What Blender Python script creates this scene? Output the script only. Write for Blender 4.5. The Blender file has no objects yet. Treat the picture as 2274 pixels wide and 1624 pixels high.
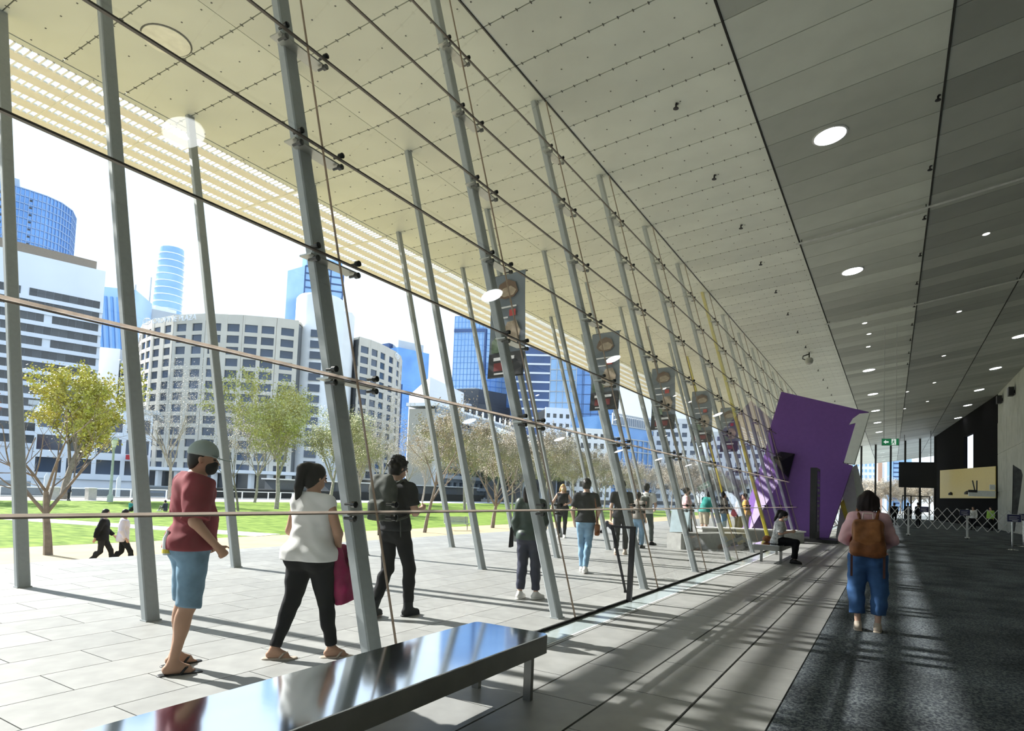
import bpy, bmesh, math, random
import numpy as np
from mathutils import Vector, Matrix

random.seed(7)
scene = bpy.context.scene
COL = scene.collection

# ------------------------------------------------------------------ camera
cam_data = bpy.data.cameras.new('camera')
cam = bpy.data.objects.new('camera', cam_data)
COL.objects.link(cam)
FPX, YAW, PITCH, ROLL = 1379.2, 0.5496, 0.0536, 0.0399
cam_data.sensor_fit = 'HORIZONTAL'
cam_data.sensor_width = 36.0
cam_data.lens = 36.0 * FPX / 2274.0
cam_data.shift_x = 0.0
cam_data.shift_y = (1016.8 - 812.0) / 2274.0
cam_data.clip_start = 0.05
cam_data.clip_end = 3000
_fwd = Vector((-math.sin(YAW) * math.cos(PITCH), math.cos(YAW) * math.cos(PITCH), math.sin(PITCH)))
_rt = Vector((math.cos(YAW), math.sin(YAW), 0))
_up = _rt.cross(_fwd)
_c, _s = math.cos(ROLL), math.sin(ROLL)
_r2 = _c * _rt + _s * _up
_u2 = -_s * _rt + _c * _up
cam.matrix_world = Matrix(((_r2.x, _u2.x, -_fwd.x, 0), (_r2.y, _u2.y, -_fwd.y, 0), (_r2.z, _u2.z, -_fwd.z, 1.5), (0, 0, 0, 1)))
scene.camera = cam

# ------------------------------------------------------------------ sky, sun, exposure
world = bpy.data.worlds.new('world')
scene.world = world
world.use_nodes = True
wn, wl = world.node_tree.nodes, world.node_tree.links
wn.clear()
w_out = wn.new('ShaderNodeOutputWorld')
w_bg = wn.new('ShaderNodeBackground')
w_tc = wn.new('ShaderNodeTexCoord')
w_sep = wn.new('ShaderNodeSeparateXYZ')
w_ramp = wn.new('ShaderNodeValToRGB')
wl.new(w_tc.outputs['Generated'], w_sep.inputs[0])
wl.new(w_sep.outputs['Z'], w_ramp.inputs[0])
wl.new(w_ramp.outputs[0], w_bg.inputs[0])
wl.new(w_bg.outputs[0], w_out.inputs[0])
w_ramp.color_ramp.elements[0].position = 0.0
w_ramp.color_ramp.elements[0].color = (0.80, 0.90, 1.0, 1)
w_ramp.color_ramp.elements[1].position = 1.0
w_ramp.color_ramp.elements[1].color = (0.36, 0.58, 0.95, 1)
_e = w_ramp.color_ramp.elements.new(0.45)
_e.color = (0.66, 0.81, 1.0, 1)
w_bg.inputs[1].default_value = 1.2

sun_data = bpy.data.lights.new('sun', 'SUN')
sun = bpy.data.objects.new('sun', sun_data)
COL.objects.link(sun)
sun_data.energy = 9.5
sun_data.angle = math.radians(0.53)
sun_data.color = (1.0, 0.975, 0.93)
SUN_TRAVEL = Vector((1.50, 0.14, -1.0)).normalized()
sun.rotation_mode = 'QUATERNION'
sun.rotation_quaternion = SUN_TRAVEL.to_track_quat('-Z', 'Y')
sun.location = (-30, 0, 30)

vs = scene.view_settings
vs.view_transform = 'Standard'
vs.look = 'None'
vs.exposure = 0.5
vs.gamma = 1.0
vs.use_curve_mapping = False
scene.cycles.max_bounces = 10
scene.cycles.diffuse_bounces = 6
scene.cycles.glossy_bounces = 4
scene.cycles.transparent_max_bounces = 24

# ------------------------------------------------------------------ materials
MATS = {}


def mat(name, col, rough=0.6, metal=0.0, var=0.10, scale=6.0, detail=4.0, bump=0.0, spec=0.5, rnd=0.0, stretch=None, col2=None, emit=0.0, trans=0.0):
    """Principled material with procedural noise variation."""
    if name in MATS:
        return MATS[name]
    m = bpy.data.materials.new(name)
    m.use_nodes = True
    n, l = m.node_tree.nodes, m.node_tree.links
    b = n['Principled BSDF']
    b.inputs['Roughness'].default_value = rough
    b.inputs['Metallic'].default_value = metal
    b.inputs['Specular IOR Level'].default_value = spec
    tc = n.new('ShaderNodeTexCoord')
    mp = n.new('ShaderNodeMapping')
    l.new(tc.outputs['Object'], mp.inputs[0])
    if stretch:
        mp.inputs['Scale'].default_value = stretch
    ns = n.new('ShaderNodeTexNoise')
    ns.inputs['Scale'].default_value = scale
    ns.inputs['Detail'].default_value = detail
    l.new(mp.outputs[0], ns.inputs['Vector'])
    mx = n.new('ShaderNodeMix')
    mx.data_type = 'RGBA'
    c1 = [max(0, c * (1 - var)) for c in col]
    c2 = list(col2) if col2 else [c * (1 + var) for c in col]
    mx.inputs[6].default_value = (*c1, 1)
    mx.inputs[7].default_value = (*c2, 1)
    rp = n.new('ShaderNodeMapRange')
    rp.inputs[1].default_value = 0.3
    rp.inputs[2].default_value = 0.7
    l.new(ns.outputs['Fac'], rp.inputs[0])
    l.new(rp.outputs[0], mx.inputs[0])
    src = mx.outputs[2]
    if rnd:
        oi = n.new('ShaderNodeObjectInfo')
        ge = n.new('ShaderNodeNewGeometry')
        ad = n.new('ShaderNodeMath')
        ad.operation = 'ADD'
        l.new(oi.outputs['Random'], ad.inputs[0])
        l.new(ge.outputs['Random Per Island'], ad.inputs[1])
        fr = n.new('ShaderNodeMath')
        fr.operation = 'FRACT'
        l.new(ad.outputs[0], fr.inputs[0])
        mr = n.new('ShaderNodeMapRange')
        mr.inputs[3].default_value = 1 - rnd
        mr.inputs[4].default_value = 1 + rnd
        l.new(fr.outputs[0], mr.inputs[0])
        hs = n.new('ShaderNodeHueSaturation')
        l.new(src, hs.inputs['Color'])
        l.new(mr.outputs[0], hs.inputs['Value'])
        src = hs.outputs[0]
    l.new(src, b.inputs['Base Color'])
    if bump:
        bp = n.new('ShaderNodeBump')
        bp.inputs['Strength'].default_value = bump
        bp.inputs['Distance'].default_value = 0.02
        l.new(ns.outputs['Fac'], bp.inputs['Height'])
        l.new(bp.outputs[0], b.inputs['Normal'])
    if emit:
        b.inputs['Emission Color'].default_value = (*col, 1)
        b.inputs['Emission Strength'].default_value = emit
    if trans:
        b.inputs['Transmission Weight'].default_value = trans
    MATS[name] = m
    return m


def glass_mat(name, tint, refl=1.0, rough=0.0):
    """Thin architectural glass: clear pane with Fresnel reflection."""
    m = bpy.data.materials.new(name)
    m.use_nodes = True
    n, l = m.node_tree.nodes, m.node_tree.links
    n.clear()
    o = n.new('ShaderNodeOutputMaterial')
    t = n.new('ShaderNodeBsdfTransparent')
    t.inputs[0].default_value = (*tint, 1)
    g = n.new('ShaderNodeBsdfGlossy')
    g.inputs['Roughness'].default_value = rough
    g.inputs['Color'].default_value = (refl, refl, refl, 1)
    lw_ = n.new('ShaderNodeLayerWeight')
    lw_.inputs['Blend'].default_value = 0.5
    pw = n.new('ShaderNodeMath')
    pw.operation = 'POWER'
    pw.inputs[1].default_value = 5.0
    l.new(lw_.outputs['Facing'], pw.inputs[0])
    f = n.new('ShaderNodeMath')
    f.operation = 'MULTIPLY_ADD'
    f.inputs[1].default_value = 0.62
    f.inputs[2].default_value = 0.03
    l.new(pw.outputs[0], f.inputs[0])
    x = n.new('ShaderNodeMixShader')
    l.new(f.outputs[0], x.inputs[0])
    l.new(t.outputs[0], x.inputs[1])
    l.new(g.outputs[0], x.inputs[2])
    l.new(x.outputs[0], o.inputs[0])
    MATS[name] = m
    return m


# ------------------------------------------------------------------ object helpers
def setp(o, label=None, cat=None, group=None, kind=None):
    if label:
        o['label'] = label
    if cat:
        o['category'] = cat
    if group:
        o['group'] = group
    if kind:
        o['kind'] = kind
    return o


def thing(name, label, cat, loc=(0, 0, 0), rz=0.0, group=None, kind=None):
    o = bpy.data.objects.new(name, None)
    COL.objects.link(o)
    o.empty_display_size = 0.1
    o.location = loc
    o.rotation_euler = (0, 0, rz)
    return setp(o, label, cat, group, kind)


def link(name, me, m=None, parent=None, loc=None, rot=None):
    o = bpy.data.objects.new(name, me)
    COL.objects.link(o)
    if m is not None and len(me.materials) == 0:
        me.materials.append(m)
    if parent is not None:
        o.parent = parent
    if loc is not None:
        o.location = loc
    if rot is not None:
        o.rotation_euler = rot
    return o


def copy_tree(o, parent=None, loc=None, rz=None, scale=None):
    c = o.copy()
    COL.objects.link(c)
    c.parent = parent
    if loc is not None:
        c.location = loc
    if rz is not None:
        c.rotation_euler = (0, 0, rz)
    if scale is not None:
        c.scale = scale
    for ch in list(o.children):
        copy_tree(ch, c)
    return c


class MB:
    """Collects geometry for one mesh."""

    def __init__(self):
        self.v = []
        self.f = []
        self.mi = []
        self.cur = 0

    def add(self, vs_, fs_):
        b = len(self.v)
        self.v.extend([tuple(p) for p in vs_])
        for f in fs_:
            self.f.append(tuple(b + i for i in f))
            self.mi.append(self.cur)

    def box(self, c, s, M=None):
        cx, cy, cz = c
        hx, hy, hz = s[0] / 2, s[1] / 2, s[2] / 2
        p = [(-hx, -hy, -hz), (hx, -hy, -hz), (hx, hy, -hz), (-hx, hy, -hz), (-hx, -hy, hz), (hx, -hy, hz), (hx, hy, hz), (-hx, hy, hz)]
        if M is not None:
            p = [tuple(M @ Vector(q)) for q in p]
        self.add([(q[0] + cx, q[1] + cy, q[2] + cz) for q in p], [(0, 3, 2, 1), (4, 5, 6, 7), (0, 1, 5, 4), (1, 2, 6, 5), (2, 3, 7, 6), (3, 0, 4, 7)])
        return self

    def bb(self, x0, x1, y0, y1, z0, z1):
        return self.box(((x0 + x1) / 2, (y0 + y1) / 2, (z0 + z1) / 2), (x1 - x0, y1 - y0, z1 - z0))

    def hexa(self, b4, t4):
        """box from four bottom and four top points (ccw seen from above)."""
        self.add(list(b4) + list(t4), [(0, 3, 2, 1), (4, 5, 6, 7), (0, 1, 5, 4), (1, 2, 6, 5), (2, 3, 7, 6), (3, 0, 4, 7)])
        return self

    def prism(self, pts, z0, z1):
        n = len(pts)
        self.add([(x, y, z0) for x, y in pts] + [(x, y, z1) for x, y in pts],
                 [tuple(range(n - 1, -1, -1)), tuple(range(n, 2 * n))] + [(i, (i + 1) % n, n + (i + 1) % n, n + i) for i in range(n)])
        return self

    def extrude(self, pts3, d):
        """planar polygon (3d points) thickened by vector d."""
        n = len(pts3)
        q = [(p[0] + d[0], p[1] + d[1], p[2] + d[2]) for p in pts3]
        self.add(list(pts3) + q, [tuple(range(n - 1, -1, -1)), tuple(range(n, 2 * n))] + [(i, (i + 1) % n, n + (i + 1) % n, n + i) for i in range(n)])
        return self

    def tube(self, pts, rs, n=8, cap=True):
        pts = [Vector(p) for p in pts]
        if not isinstance(rs, (list, tuple)):
            rs = [rs] * len(pts)
        rings = []
        t0 = (pts[1] - pts[0]).normalized()
        ref = Vector((0, 0, 1)) if abs(t0.z) < 0.9 else Vector((1, 0, 0))
        u = t0.cross(ref).normalized()
        base = len(self.v)
        for i, p in enumerate(pts):
            if i == 0:
                t = t0
            elif i == len(pts) - 1:
                t = (pts[i] - pts[i - 1]).normalized()
            else:
                t = (pts[i + 1] - pts[i - 1]).normalized()
            u = (u - t * u.dot(t))
            if u.length < 1e-6:
                u = t.orthogonal()
            u.normalize()
            w = t.cross(u)
            for k in range(n):
                a = 2 * math.pi * k / n
                self.v.append(tuple(p + (u * math.cos(a) + w * math.sin(a)) * rs[i]))
        for i in range(len(pts) - 1):
            for k in range(n):
                a, b = base + i * n + k, base + i * n + (k + 1) % n
                self.f.append((a, b, b + n, a + n))
                self.mi.append(self.cur)
        if cap:
            self.f.append(tuple(base + k for k in range(n - 1, -1, -1)))
            self.mi.append(self.cur)
            e = base + (len(pts) - 1) * n
            self.f.append(tuple(e + k for k in range(n)))
            self.mi.append(self.cur)
        return self

    def lathe(self, prof, n=24, c=(0, 0, 0)):
        base = len(self.v)
        for r, z in prof:
            for k in range(n):
                a = 2 * math.pi * k / n
                self.v.append((c[0] + r * math.cos(a), c[1] + r * math.sin(a), c[2] + z))
        for i in range(len(prof) - 1):
            for k in range(n):
                a, b = base + i * n + k, base + i * n + (k + 1) % n
                self.f.append((a, b, b + n, a + n))
                self.mi.append(self.cur)
        self.f.append(tuple(base + k for k in range(n - 1, -1, -1)))
        self.mi.append(self.cur)
        e = base + (len(prof) - 1) * n
        self.f.append(tuple(e + k for k in range(n)))
        self.mi.append(self.cur)
        return self

    def mesh(self, name, mats, smooth=False):
        me = bpy.data.meshes.new(name)
        me.from_pydata(self.v, [], self.f)
        if not isinstance(mats, (list, tuple)):
            mats = [mats]
        for m in mats:
            me.materials.append(m)
        if len(mats) > 1:
            me.polygons.foreach_set('material_index', self.mi)
        if smooth:
            me.polygons.foreach_set('use_smooth', [True] * len(me.polygons))
            if hasattr(me, 'set_sharp_from_angle'):
                me.set_sharp_from_angle(angle=math.radians(40))
        me.update()
        return me

    def build(self, name, mats, parent=None, loc=None, rot=None, smooth=False):
        return link(name, self.mesh(name, mats, smooth), None, parent, loc, rot)


def text_mesh(body, size, depth):
    cu = bpy.data.curves.new('lettering', 'FONT')
    cu.body = body
    cu.size = size
    cu.extrude = depth / 2
    cu.align_x = 'LEFT'
    o = bpy.data.objects.new('lettering_tmp', cu)
    COL.objects.link(o)
    dg = bpy.context.evaluated_depsgraph_get()
    me = bpy.data.meshes.new_from_object(o.evaluated_get(dg))
    bpy.data.objects.remove(o)
    me.materials.clear()
    return me
# ------------------------------------------------------------------ the building shell
GX, GK = -3.20, -0.2735          # foot of the glass wall and its outward lean per metre of height
GL = [0.0, 1.29, 2.38, 3.46, 4.55, 5.63, 6.72, 7.80, 8.90]   # heights of the glass joints
BAY, Y0 = 3.09, 3.68             # column spacing and first column
NB = 29
Y_END = 92.0
CEIL = [(-15.2, 8.62), (-12.45, 8.71), (-9.03, 8.75), (-5.65, 8.92), (-2.38, 9.22), (0.83, 9.67), (4.05, 10.22), (7.4, 10.80)]


def ceil_z(x):
    return float(np.interp(x, [p[0] for p in CEIL], [p[1] for p in CEIL]))


m_stone = mat('stone_paving', (0.285, 0.285, 0.275), 0.55, var=0.13, scale=5, detail=8, rnd=0.10, bump=0.04)
m_stone_in = mat('stone_floor', (0.285, 0.285, 0.275), 0.38, var=0.13, scale=4, detail=8, rnd=0.05, bump=0.02)
m_joint = mat('dark_joint', (0.06, 0.06, 0.058), 0.9)
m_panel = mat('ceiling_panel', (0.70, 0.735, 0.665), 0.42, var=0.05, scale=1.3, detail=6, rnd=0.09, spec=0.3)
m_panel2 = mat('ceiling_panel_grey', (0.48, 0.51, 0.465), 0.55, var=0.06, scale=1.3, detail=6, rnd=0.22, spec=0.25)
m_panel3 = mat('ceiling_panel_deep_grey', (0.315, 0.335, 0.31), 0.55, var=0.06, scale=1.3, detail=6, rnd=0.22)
m_soffit = mat('soffit_panel', (0.60, 0.625, 0.535), 0.42, var=0.04, scale=1.3, detail=6, rnd=0.06)
m_louvre = mat('louvre_cream', (0.80, 0.78, 0.66), 0.45, var=0.04)
m_rib = mat('louvre_white', (0.85, 0.87, 0.88), 0.4, var=0.03)
m_seam = mat('ceiling_seam', (0.12, 0.12, 0.105), 0.8)
m_line = mat('ceiling_gap', (0.015, 0.015, 0.014), 0.9)
m_steel = mat('grey_steel_paint', (0.36, 0.39, 0.40), 0.5, var=0.05, scale=20, spec=0.35)
m_yellow = mat('yellow_paint', (0.72, 0.60, 0.06), 0.45, var=0.05)
m_clamp = mat('black_clamp', (0.02, 0.021, 0.022), 0.25, metal=0.2)
m_arm = mat('bracket_steel', (0.42, 0.43, 0.40), 0.35, metal=0.7)
m_stain = mat('stainless', (0.62, 0.63, 0.62), 0.12, metal=1.0, var=0.06, scale=3)
m_seal_shaded = mat('glass_seal_shaded', (0.10, 0.085, 0.07), 0.5, var=0.1)  # dark copy of the seal colour, for upper joints backlit against the soffit


def seal_mat(name, col, tr, fac):
    m = mat(name, col, 0.3, var=0.1)
    nt = m.node_tree
    t = nt.nodes.new('ShaderNodeBsdfTranslucent')
    t.inputs[0].default_value = (*tr, 1)
    x = nt.nodes.new('ShaderNodeMixShader')
    x.inputs[0].default_value = fac
    nt.links.new(nt.nodes['Principled BSDF'].outputs[0], x.inputs[1])
    nt.links.new(t.outputs[0], x.inputs[2])
    nt.links.new(x.outputs[0], nt.nodes['Material Output'].inputs[0])
    return m


m_seal_lit = seal_mat('glass_seal_lit', (0.80, 0.72, 0.66), (0.92, 0.84, 0.78), 0.65)  # pale copy of the seal colour, for low joints with light coming through
m_seal_v = seal_mat('silicone_seam', (0.34, 0.28, 0.23), (0.70, 0.60, 0.50), 0.65)
m_dark = mat('black_paint', (0.012, 0.012, 0.013), 0.45)
m_conc = mat('concrete_wall', (0.40, 0.41, 0.38), 0.8, var=0.12, scale=1.2, detail=8, bump=0.05)
m_glass = glass_mat('facade_glass', (0.965, 0.975, 0.97))
m_blackwall = mat('matt_black_wall', (0.008, 0.008, 0.009), 0.95, spec=0.05)
m_back = mat('slab', (0.32, 0.32, 0.30), 0.9)

# carpet: mottled blue grey
m_carpet = bpy.data.materials.new('carpet')
m_carpet.use_nodes = True
_n, _l = m_carpet.node_tree.nodes, m_carpet.node_tree.links
_b = _n['Principled BSDF']
_b.inputs['Roughness'].default_value = 0.95
_b.inputs['Specular IOR Level'].default_value = 0.1
_tc = _n.new('ShaderNodeTexCoord')
_mp = _n.new('ShaderNodeMapping')
_mp.inputs['Scale'].default_value = (1.0, 0.75, 1.0)
_l.new(_tc.outputs['Object'], _mp.inputs[0])
_n1 = _n.new('ShaderNodeTexNoise')
_n1.inputs['Scale'].default_value = 42
_n1.inputs['Detail'].default_value = 6
_n1.inputs['Roughness'].default_value = 0.65
_n1.inputs['Distortion'].default_value = 0.6
_n2 = _n.new('ShaderNodeTexNoise')
_n2.inputs['Scale'].default_value = 1.1
_n2.inputs['Detail'].default_value = 3
_l.new(_mp.outputs[0], _n1.inputs['Vector'])
_l.new(_mp.outputs[0], _n2.inputs['Vector'])
_r1 = _n.new('ShaderNodeValToRGB')
_r1.color_ramp.elements[0].position = 0.44
_r1.color_ramp.elements[0].color = (0.055, 0.063, 0.078, 1)
_r1.color_ramp.elements[1].position = 0.60
_r1.color_ramp.elements[1].color = (0.20, 0.225, 0.235, 1)
_l.new(_n1.outputs['Fac'], _r1.inputs[0])
_r2n = _n.new('ShaderNodeMapRange')
_r2n.inputs[1].default_value = 0.35
_r2n.inputs[2].default_value = 0.65
_r2n.inputs[3].default_value = 0.5
_r2n.inputs[4].default_value = 1.15
_l.new(_n2.outputs['Fac'], _r2n.inputs[0])
_hs = _n.new('ShaderNodeHueSaturation')
_l.new(_r1.outputs[0], _hs.inputs['Color'])
_l.new(_r2n.outputs[0], _hs.inputs['Value'])
_l.new(_hs.outputs[0], _b.inputs['Base Color'])
_bp = _n.new('ShaderNodeBump')
_bp.inputs['Strength'].default_value = 0.3
_bp.inputs['Distance'].default_value = 0.01
_l.new(_n1.outputs['Fac'], _bp.inputs['Height'])
_l.new(_bp.outputs[0], _b.inputs['Normal'])

# ---- floor inside: stone courses along the glass, then carpet
floor = MB().bb(-3.2, 9.0, -18, Y_END, -0.30, -0.012).build('floor', m_joint)
setp(floor, 'grey stone and carpet floor of the hall', None, None, 'structure')
TW = [(-2.83, -2.297), (-2.297, -1.765), (-1.765, -1.226), (-1.226, -0.69)]
tile_in = MB().bb(-0.2585, 0.2585, -0.4955, 0.4955, -0.03, 0.0).mesh('floor_tile', m_stone_in)
rest = MB()
for ci, (xa, xb) in enumerate(TW):
    for k in range(-14, 92):
        yc = 4.19 + k + (0.0 if ci % 2 == 0 else 0.49)
        if yc > Y_END - 0.6:
            continue
        if 0.0 < yc < 48:
            link('floor_tile', tile_in, None, floor, ((xa + xb) / 2, yc, 0))
        else:
            rest.box(((xa + xb) / 2, yc, -0.015), (0.517, 0.991, 0.03))
setp(rest.build('floor_tiles_far', m_stone_in, floor), None, None, None, 'stuff')
carpet = MB().bb(-0.685, 8.9, -17.9, Y_END - 0.1, -0.03, 0.004).build('carpet', m_carpet, floor)
# strip of light metal channel along the foot of the glass
m_strip = mat('pale_channel', (0.50, 0.57, 0.57), 0.2, metal=0.3, var=0.05)
st = MB()
for k in range(-4, 30):
    ya = 2.19 + k * 3.09
    st.bb(-3.185, -2.905, ya + 0.006, ya + 3.084, -0.03, 0.001)
st.build('channel_plate', m_strip, floor)
MB().bb(-2.895, -2.875, -14, 91, -0.03, 0.002).build('channel_edge', m_rib, floor)
MB().bb(-2.870, -2.835, -14, 91, -0.03, 0.0).build('edge_strip', m_stone_in, floor)

# ---- paving outside
pave = MB().bb(-12.05, -3.2, -25, 135, -1.6, -0.012).build('pavement', m_joint)
setp(pave, 'pale stone paving of the covered forecourt', None, None, 'structure')
tile_out = MB().bb(-0.2575, 0.2575, -0.496, 0.496, -0.03, 0.0).mesh('paving_stone', m_stone)
rest = MB()
cand = []
for ci in range(17):
    xc = -3.39 - 0.263 - ci * 0.524 + 0.13
    if xc < -12.0:
        continue
    for k in range(-24, 134):
        yc = 2.70 + k - (0.5 if ci % 2 == 0 else 0.0)
        if yc < 2.2 < yc + 0.0:
            pass
        d = math.hypot(xc, yc)
        vis = yc > 0.2 and xc / max(yc, 0.1) > -2.9
        cand.append((0 if vis else 1, d, xc, yc))
cand.sort()
for i, (vz, d, xc, yc) in enumerate(cand):
    if i < 300 and vz == 0:
        link('paving_stone', tile_out, None, pave, (xc, yc, 0))
    else:
        rest.box((xc, yc, -0.015), (0.515, 0.992, 0.03))
setp(rest.build('paving_stones_far', m_stone, pave), None, None, None, 'stuff')

# ---- ceiling and soffit
cs = MB()
for (xa, za), (xb, zb) in zip(CEIL[1:-1], CEIL[2:]):
    cs.hexa([(xa, -18, za + 0.05), (xb, -18, zb + 0.05), (xb, 130, zb + 0.05), (xa, 130, za + 0.05)],
            [(xa, -18, za + 0.5), (xb, -18, zb + 0.5), (xb, 130, zb + 0.5), (xa, 130, za + 0.5)])
ceiling = cs.build('ceiling', m_seam)
setp(ceiling, 'ceiling of grey green metal panels that runs out over the forecourt', None, None, 'structure')
PANEL = BAY / 3
strips = list(zip(CEIL[1:-1], CEIL[2:]))
rest = [MB() for _ in range(6)]
screws = MB()
pcount = 0
gapl = MB()
for si, ((xa, za), (xb, zb)) in enumerate(strips):
    big = 0.010 if si < 2 else 0.022
    xm, zm = (xa + xb) / 2, (za + zb) / 2
    g0 = 0.006 if si in (0, 1, 2) else 0.02
    g1 = 0.006 if si in (0, 1) else 0.02
    ga, gb = xa + g0, xb - g1
    sl = (zb - za) / (xb - xa)
    for seg in range(1):
        pm = MB()
        x0, x1 = ga - xm, gb - xm
        hy = PANEL / 2 - 0.010
        pm.hexa([(x0, -hy, sl * x0), (x1, -hy, sl * x1), (x1, hy, sl * x1), (x0, hy, sl * x0)],
                [(x0, -hy, sl * x0 + 0.03), (x1, -hy, sl * x1 + 0.03), (x1, hy, sl * x1 + 0.03), (x0, hy, sl * x0 + 0.03)])
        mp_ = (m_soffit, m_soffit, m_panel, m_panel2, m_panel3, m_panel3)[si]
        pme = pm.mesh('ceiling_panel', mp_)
    for k in range(-18, 124):
        yc = Y0 + PANEL * (k + 0.5)
        lim = (58, 58, 58, 58, 55, 50)[si]
        lo = (2, 2, 3, 6, 10, 14)[si]
        if lo < yc < lim and pcount < 300:
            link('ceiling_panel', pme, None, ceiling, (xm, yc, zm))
            pcount += 1
        else:
            r = rest[si]
            r.hexa([(ga, yc - hy, zm + sl * (ga - xm)), (gb, yc - hy, zm + sl * (gb - xm)), (gb, yc + hy, zm + sl * (gb - xm)), (ga, yc + hy, zm + sl * (ga - xm))],
                   [(ga, yc - hy, zm + sl * (ga - xm) + 0.03), (gb, yc - hy, zm + sl * (gb - xm) + 0.03), (gb, yc + hy, zm + sl * (gb - xm) + 0.03), (ga, yc + hy, zm + sl * (ga - xm) + 0.03)])
    # screw heads along the joints and down the middle of each panel
    if si < 3:
        for k in range(-1, 40):
            yj = Y0 + PANEL * k
            nsc = 13
            for q in range(nsc):
                xs = xa + (xb - xa) * (q + 0.5) / nsc
                zs = za + (zb - za) * (q + 0.5) / nsc
                screws.box((xs, yj, zs - 0.003), (0.016, 0.062, 0.008))
                if si < 3 and q % 2 == 0:
                    screws.box((xs, yj + PANEL / 2, zs - 0.003), (0.022, 0.022, 0.008))
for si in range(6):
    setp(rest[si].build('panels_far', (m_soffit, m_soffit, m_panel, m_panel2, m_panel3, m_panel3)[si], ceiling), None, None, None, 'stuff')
setp(screws.build('panel_screws', m_seam, ceiling), None, None, None, 'stuff')
for xj, zj in CEIL[3:7]:
    MB().bb(xj - 0.016, xj + 0.016, -18, 130, zj - 0.012, zj + 0.06).build('expansion_joint', m_line, ceiling)

# ---- louvred outer edge of the soffit
louv = thing('louvre_canopy', 'cream slatted louvre edge along the outside of the soffit', 'louvre', (-13.8, 0, 8.66))
lw = 5
pitch = (15.12 - 12.62) / lw
MB().bb(13.8 - 12.62, 13.8 - 12.46, -22, 130, 0.04, 0.10).build('edge_board', m_soffit, louv)
ribs = MB()
for i in range(lw):
    xa = 13.8 - 12.62 - i * pitch
    bl_ = MB()
    bl_.hexa([(xa - pitch, -22, 0.0), (xa - pitch * 0.54, -22, 0.03), (xa - pitch * 0.54, 130, 0.03), (xa - pitch, 130, 0.0)],
             [(xa - pitch, -22, 0.03), (xa - pitch * 0.54, -22, 0.06), (xa - pitch * 0.54, 130, 0.06), (xa - pitch, 130, 0.03)])
    bl_.build('louvre_blade', m_louvre, louv)
    y = -4.0
    while y < 75:
        ribs.bb(xa - pitch * 0.56, xa + 0.02, y, y + 0.035, 0.02, 0.10)
        y += 0.115
setp(ribs.build('louvre_ribs', m_rib, louv), None, None, None, 'stuff')
bar_a = MB().bb(-1.36, 1.32, -0.02, 0.02, 0.0, 0.14).mesh('cross_bar', m_louvre)
bar_b = MB().bb(-1.36, 1.32, -0.012, 0.012, 0.0, 0.10).mesh('cross_bar', m_louvre)
for k in range(-7, 42):
    link('cross_bar', bar_a, None, louv, (0, Y0 + BAY * k, 0))
    link('cross_bar', bar_b, None, louv, (0, Y0 + BAY * (k + 0.5), 0))
MB().bb(-1.42, -1.36, -22, 130, -0.03, 0.14).build('front_rail', m_louvre, louv)

# ---- glass wall
win = thing('window_1', 'tall outward leaning glass wall of the hall held by steel clamps', None, (GX, 0, 0), 0, None, 'structure')


def gpt(y, z, off=0.0):
    return (GK * z + off, y, z)


SEAM = 0.06
for lv in range(8):
    za, zb = GL[lv] + 0.006, GL[lv + 1] - 0.006
    xa, xb = GK * za, GK * zb
    hy = BAY / 2 - 0.008
    pm = MB()
    t = 0.012
    pm.hexa([(xa - t, -hy, za), (xa, -hy, za), (xa, hy, za), (xa - t, hy, za)], [(xb - t, -hy, zb), (xb, -hy, zb), (xb, hy, zb), (xb - t, hy, zb)])
    me = pm.mesh('glass_pane', m_glass)
    for k in range(-5, NB - 1):
        link('glass_pane', me, None, win, (0, Y0 + SEAM + BAY * (k + 0.5), 0))
sl_ = MB()
for lv in range(1, 8):
    z = GL[lv]
    t = 0.007
    MB().box((GK * z - 0.006, 38.0, z), (0.03, 106, 2 * t)).build('horizontal_seal', m_seal_shaded if lv > 2 else m_seal_lit, win)
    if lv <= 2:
        MB().box((GK * z - 0.022, 38.0, z - 0.014), (0.004, 106, 0.010)).build('seal_shadow_line', m_seal_shaded, win)
for k in range(-5, NB):
    y = Y0 + SEAM + BAY * k
    s2 = MB()
    s2.hexa([(-0.014, y - 0.0038, 0), (0.006, y - 0.0038, 0), (0.006, y + 0.0038, 0), (-0.014, y + 0.0038, 0)],
            [(GK * 8.9 - 0.014, y - 0.0038, 8.9), (GK * 8.9 + 0.006, y - 0.0038, 8.9), (GK * 8.9 + 0.006, y + 0.0038, 8.9), (GK * 8.9 - 0.014, y + 0.0038, 8.9)])
    s2.build('vertical_seal', m_seal_v, win)
MB().bb(-0.012, 0.012, -14, 91, -0.01, 0.03).build('sill_channel', m_line, win)

# ---- leaning columns
SEC = [(-0.05, -0.063), (-0.038, -0.075), (0.038, -0.075), (0.05, -0.063), (0.05, 0.063), (0.038, 0.075), (-0.038, 0.075), (-0.05, 0.063)]


def column_mesh(zt, m):
    b = MB()
    n = len(SEC)
    b.add([(x, y, 0) for x, y in SEC] + [(x + GK * zt, y, zt) for x, y in SEC],
          [tuple(range(n - 1, -1, -1)), tuple(range(n, 2 * n))] + [(i, (i + 1) % n, n + (i + 1) % n, n + i) for i in range(n)])
    return b.mesh('shaft', m)


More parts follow.
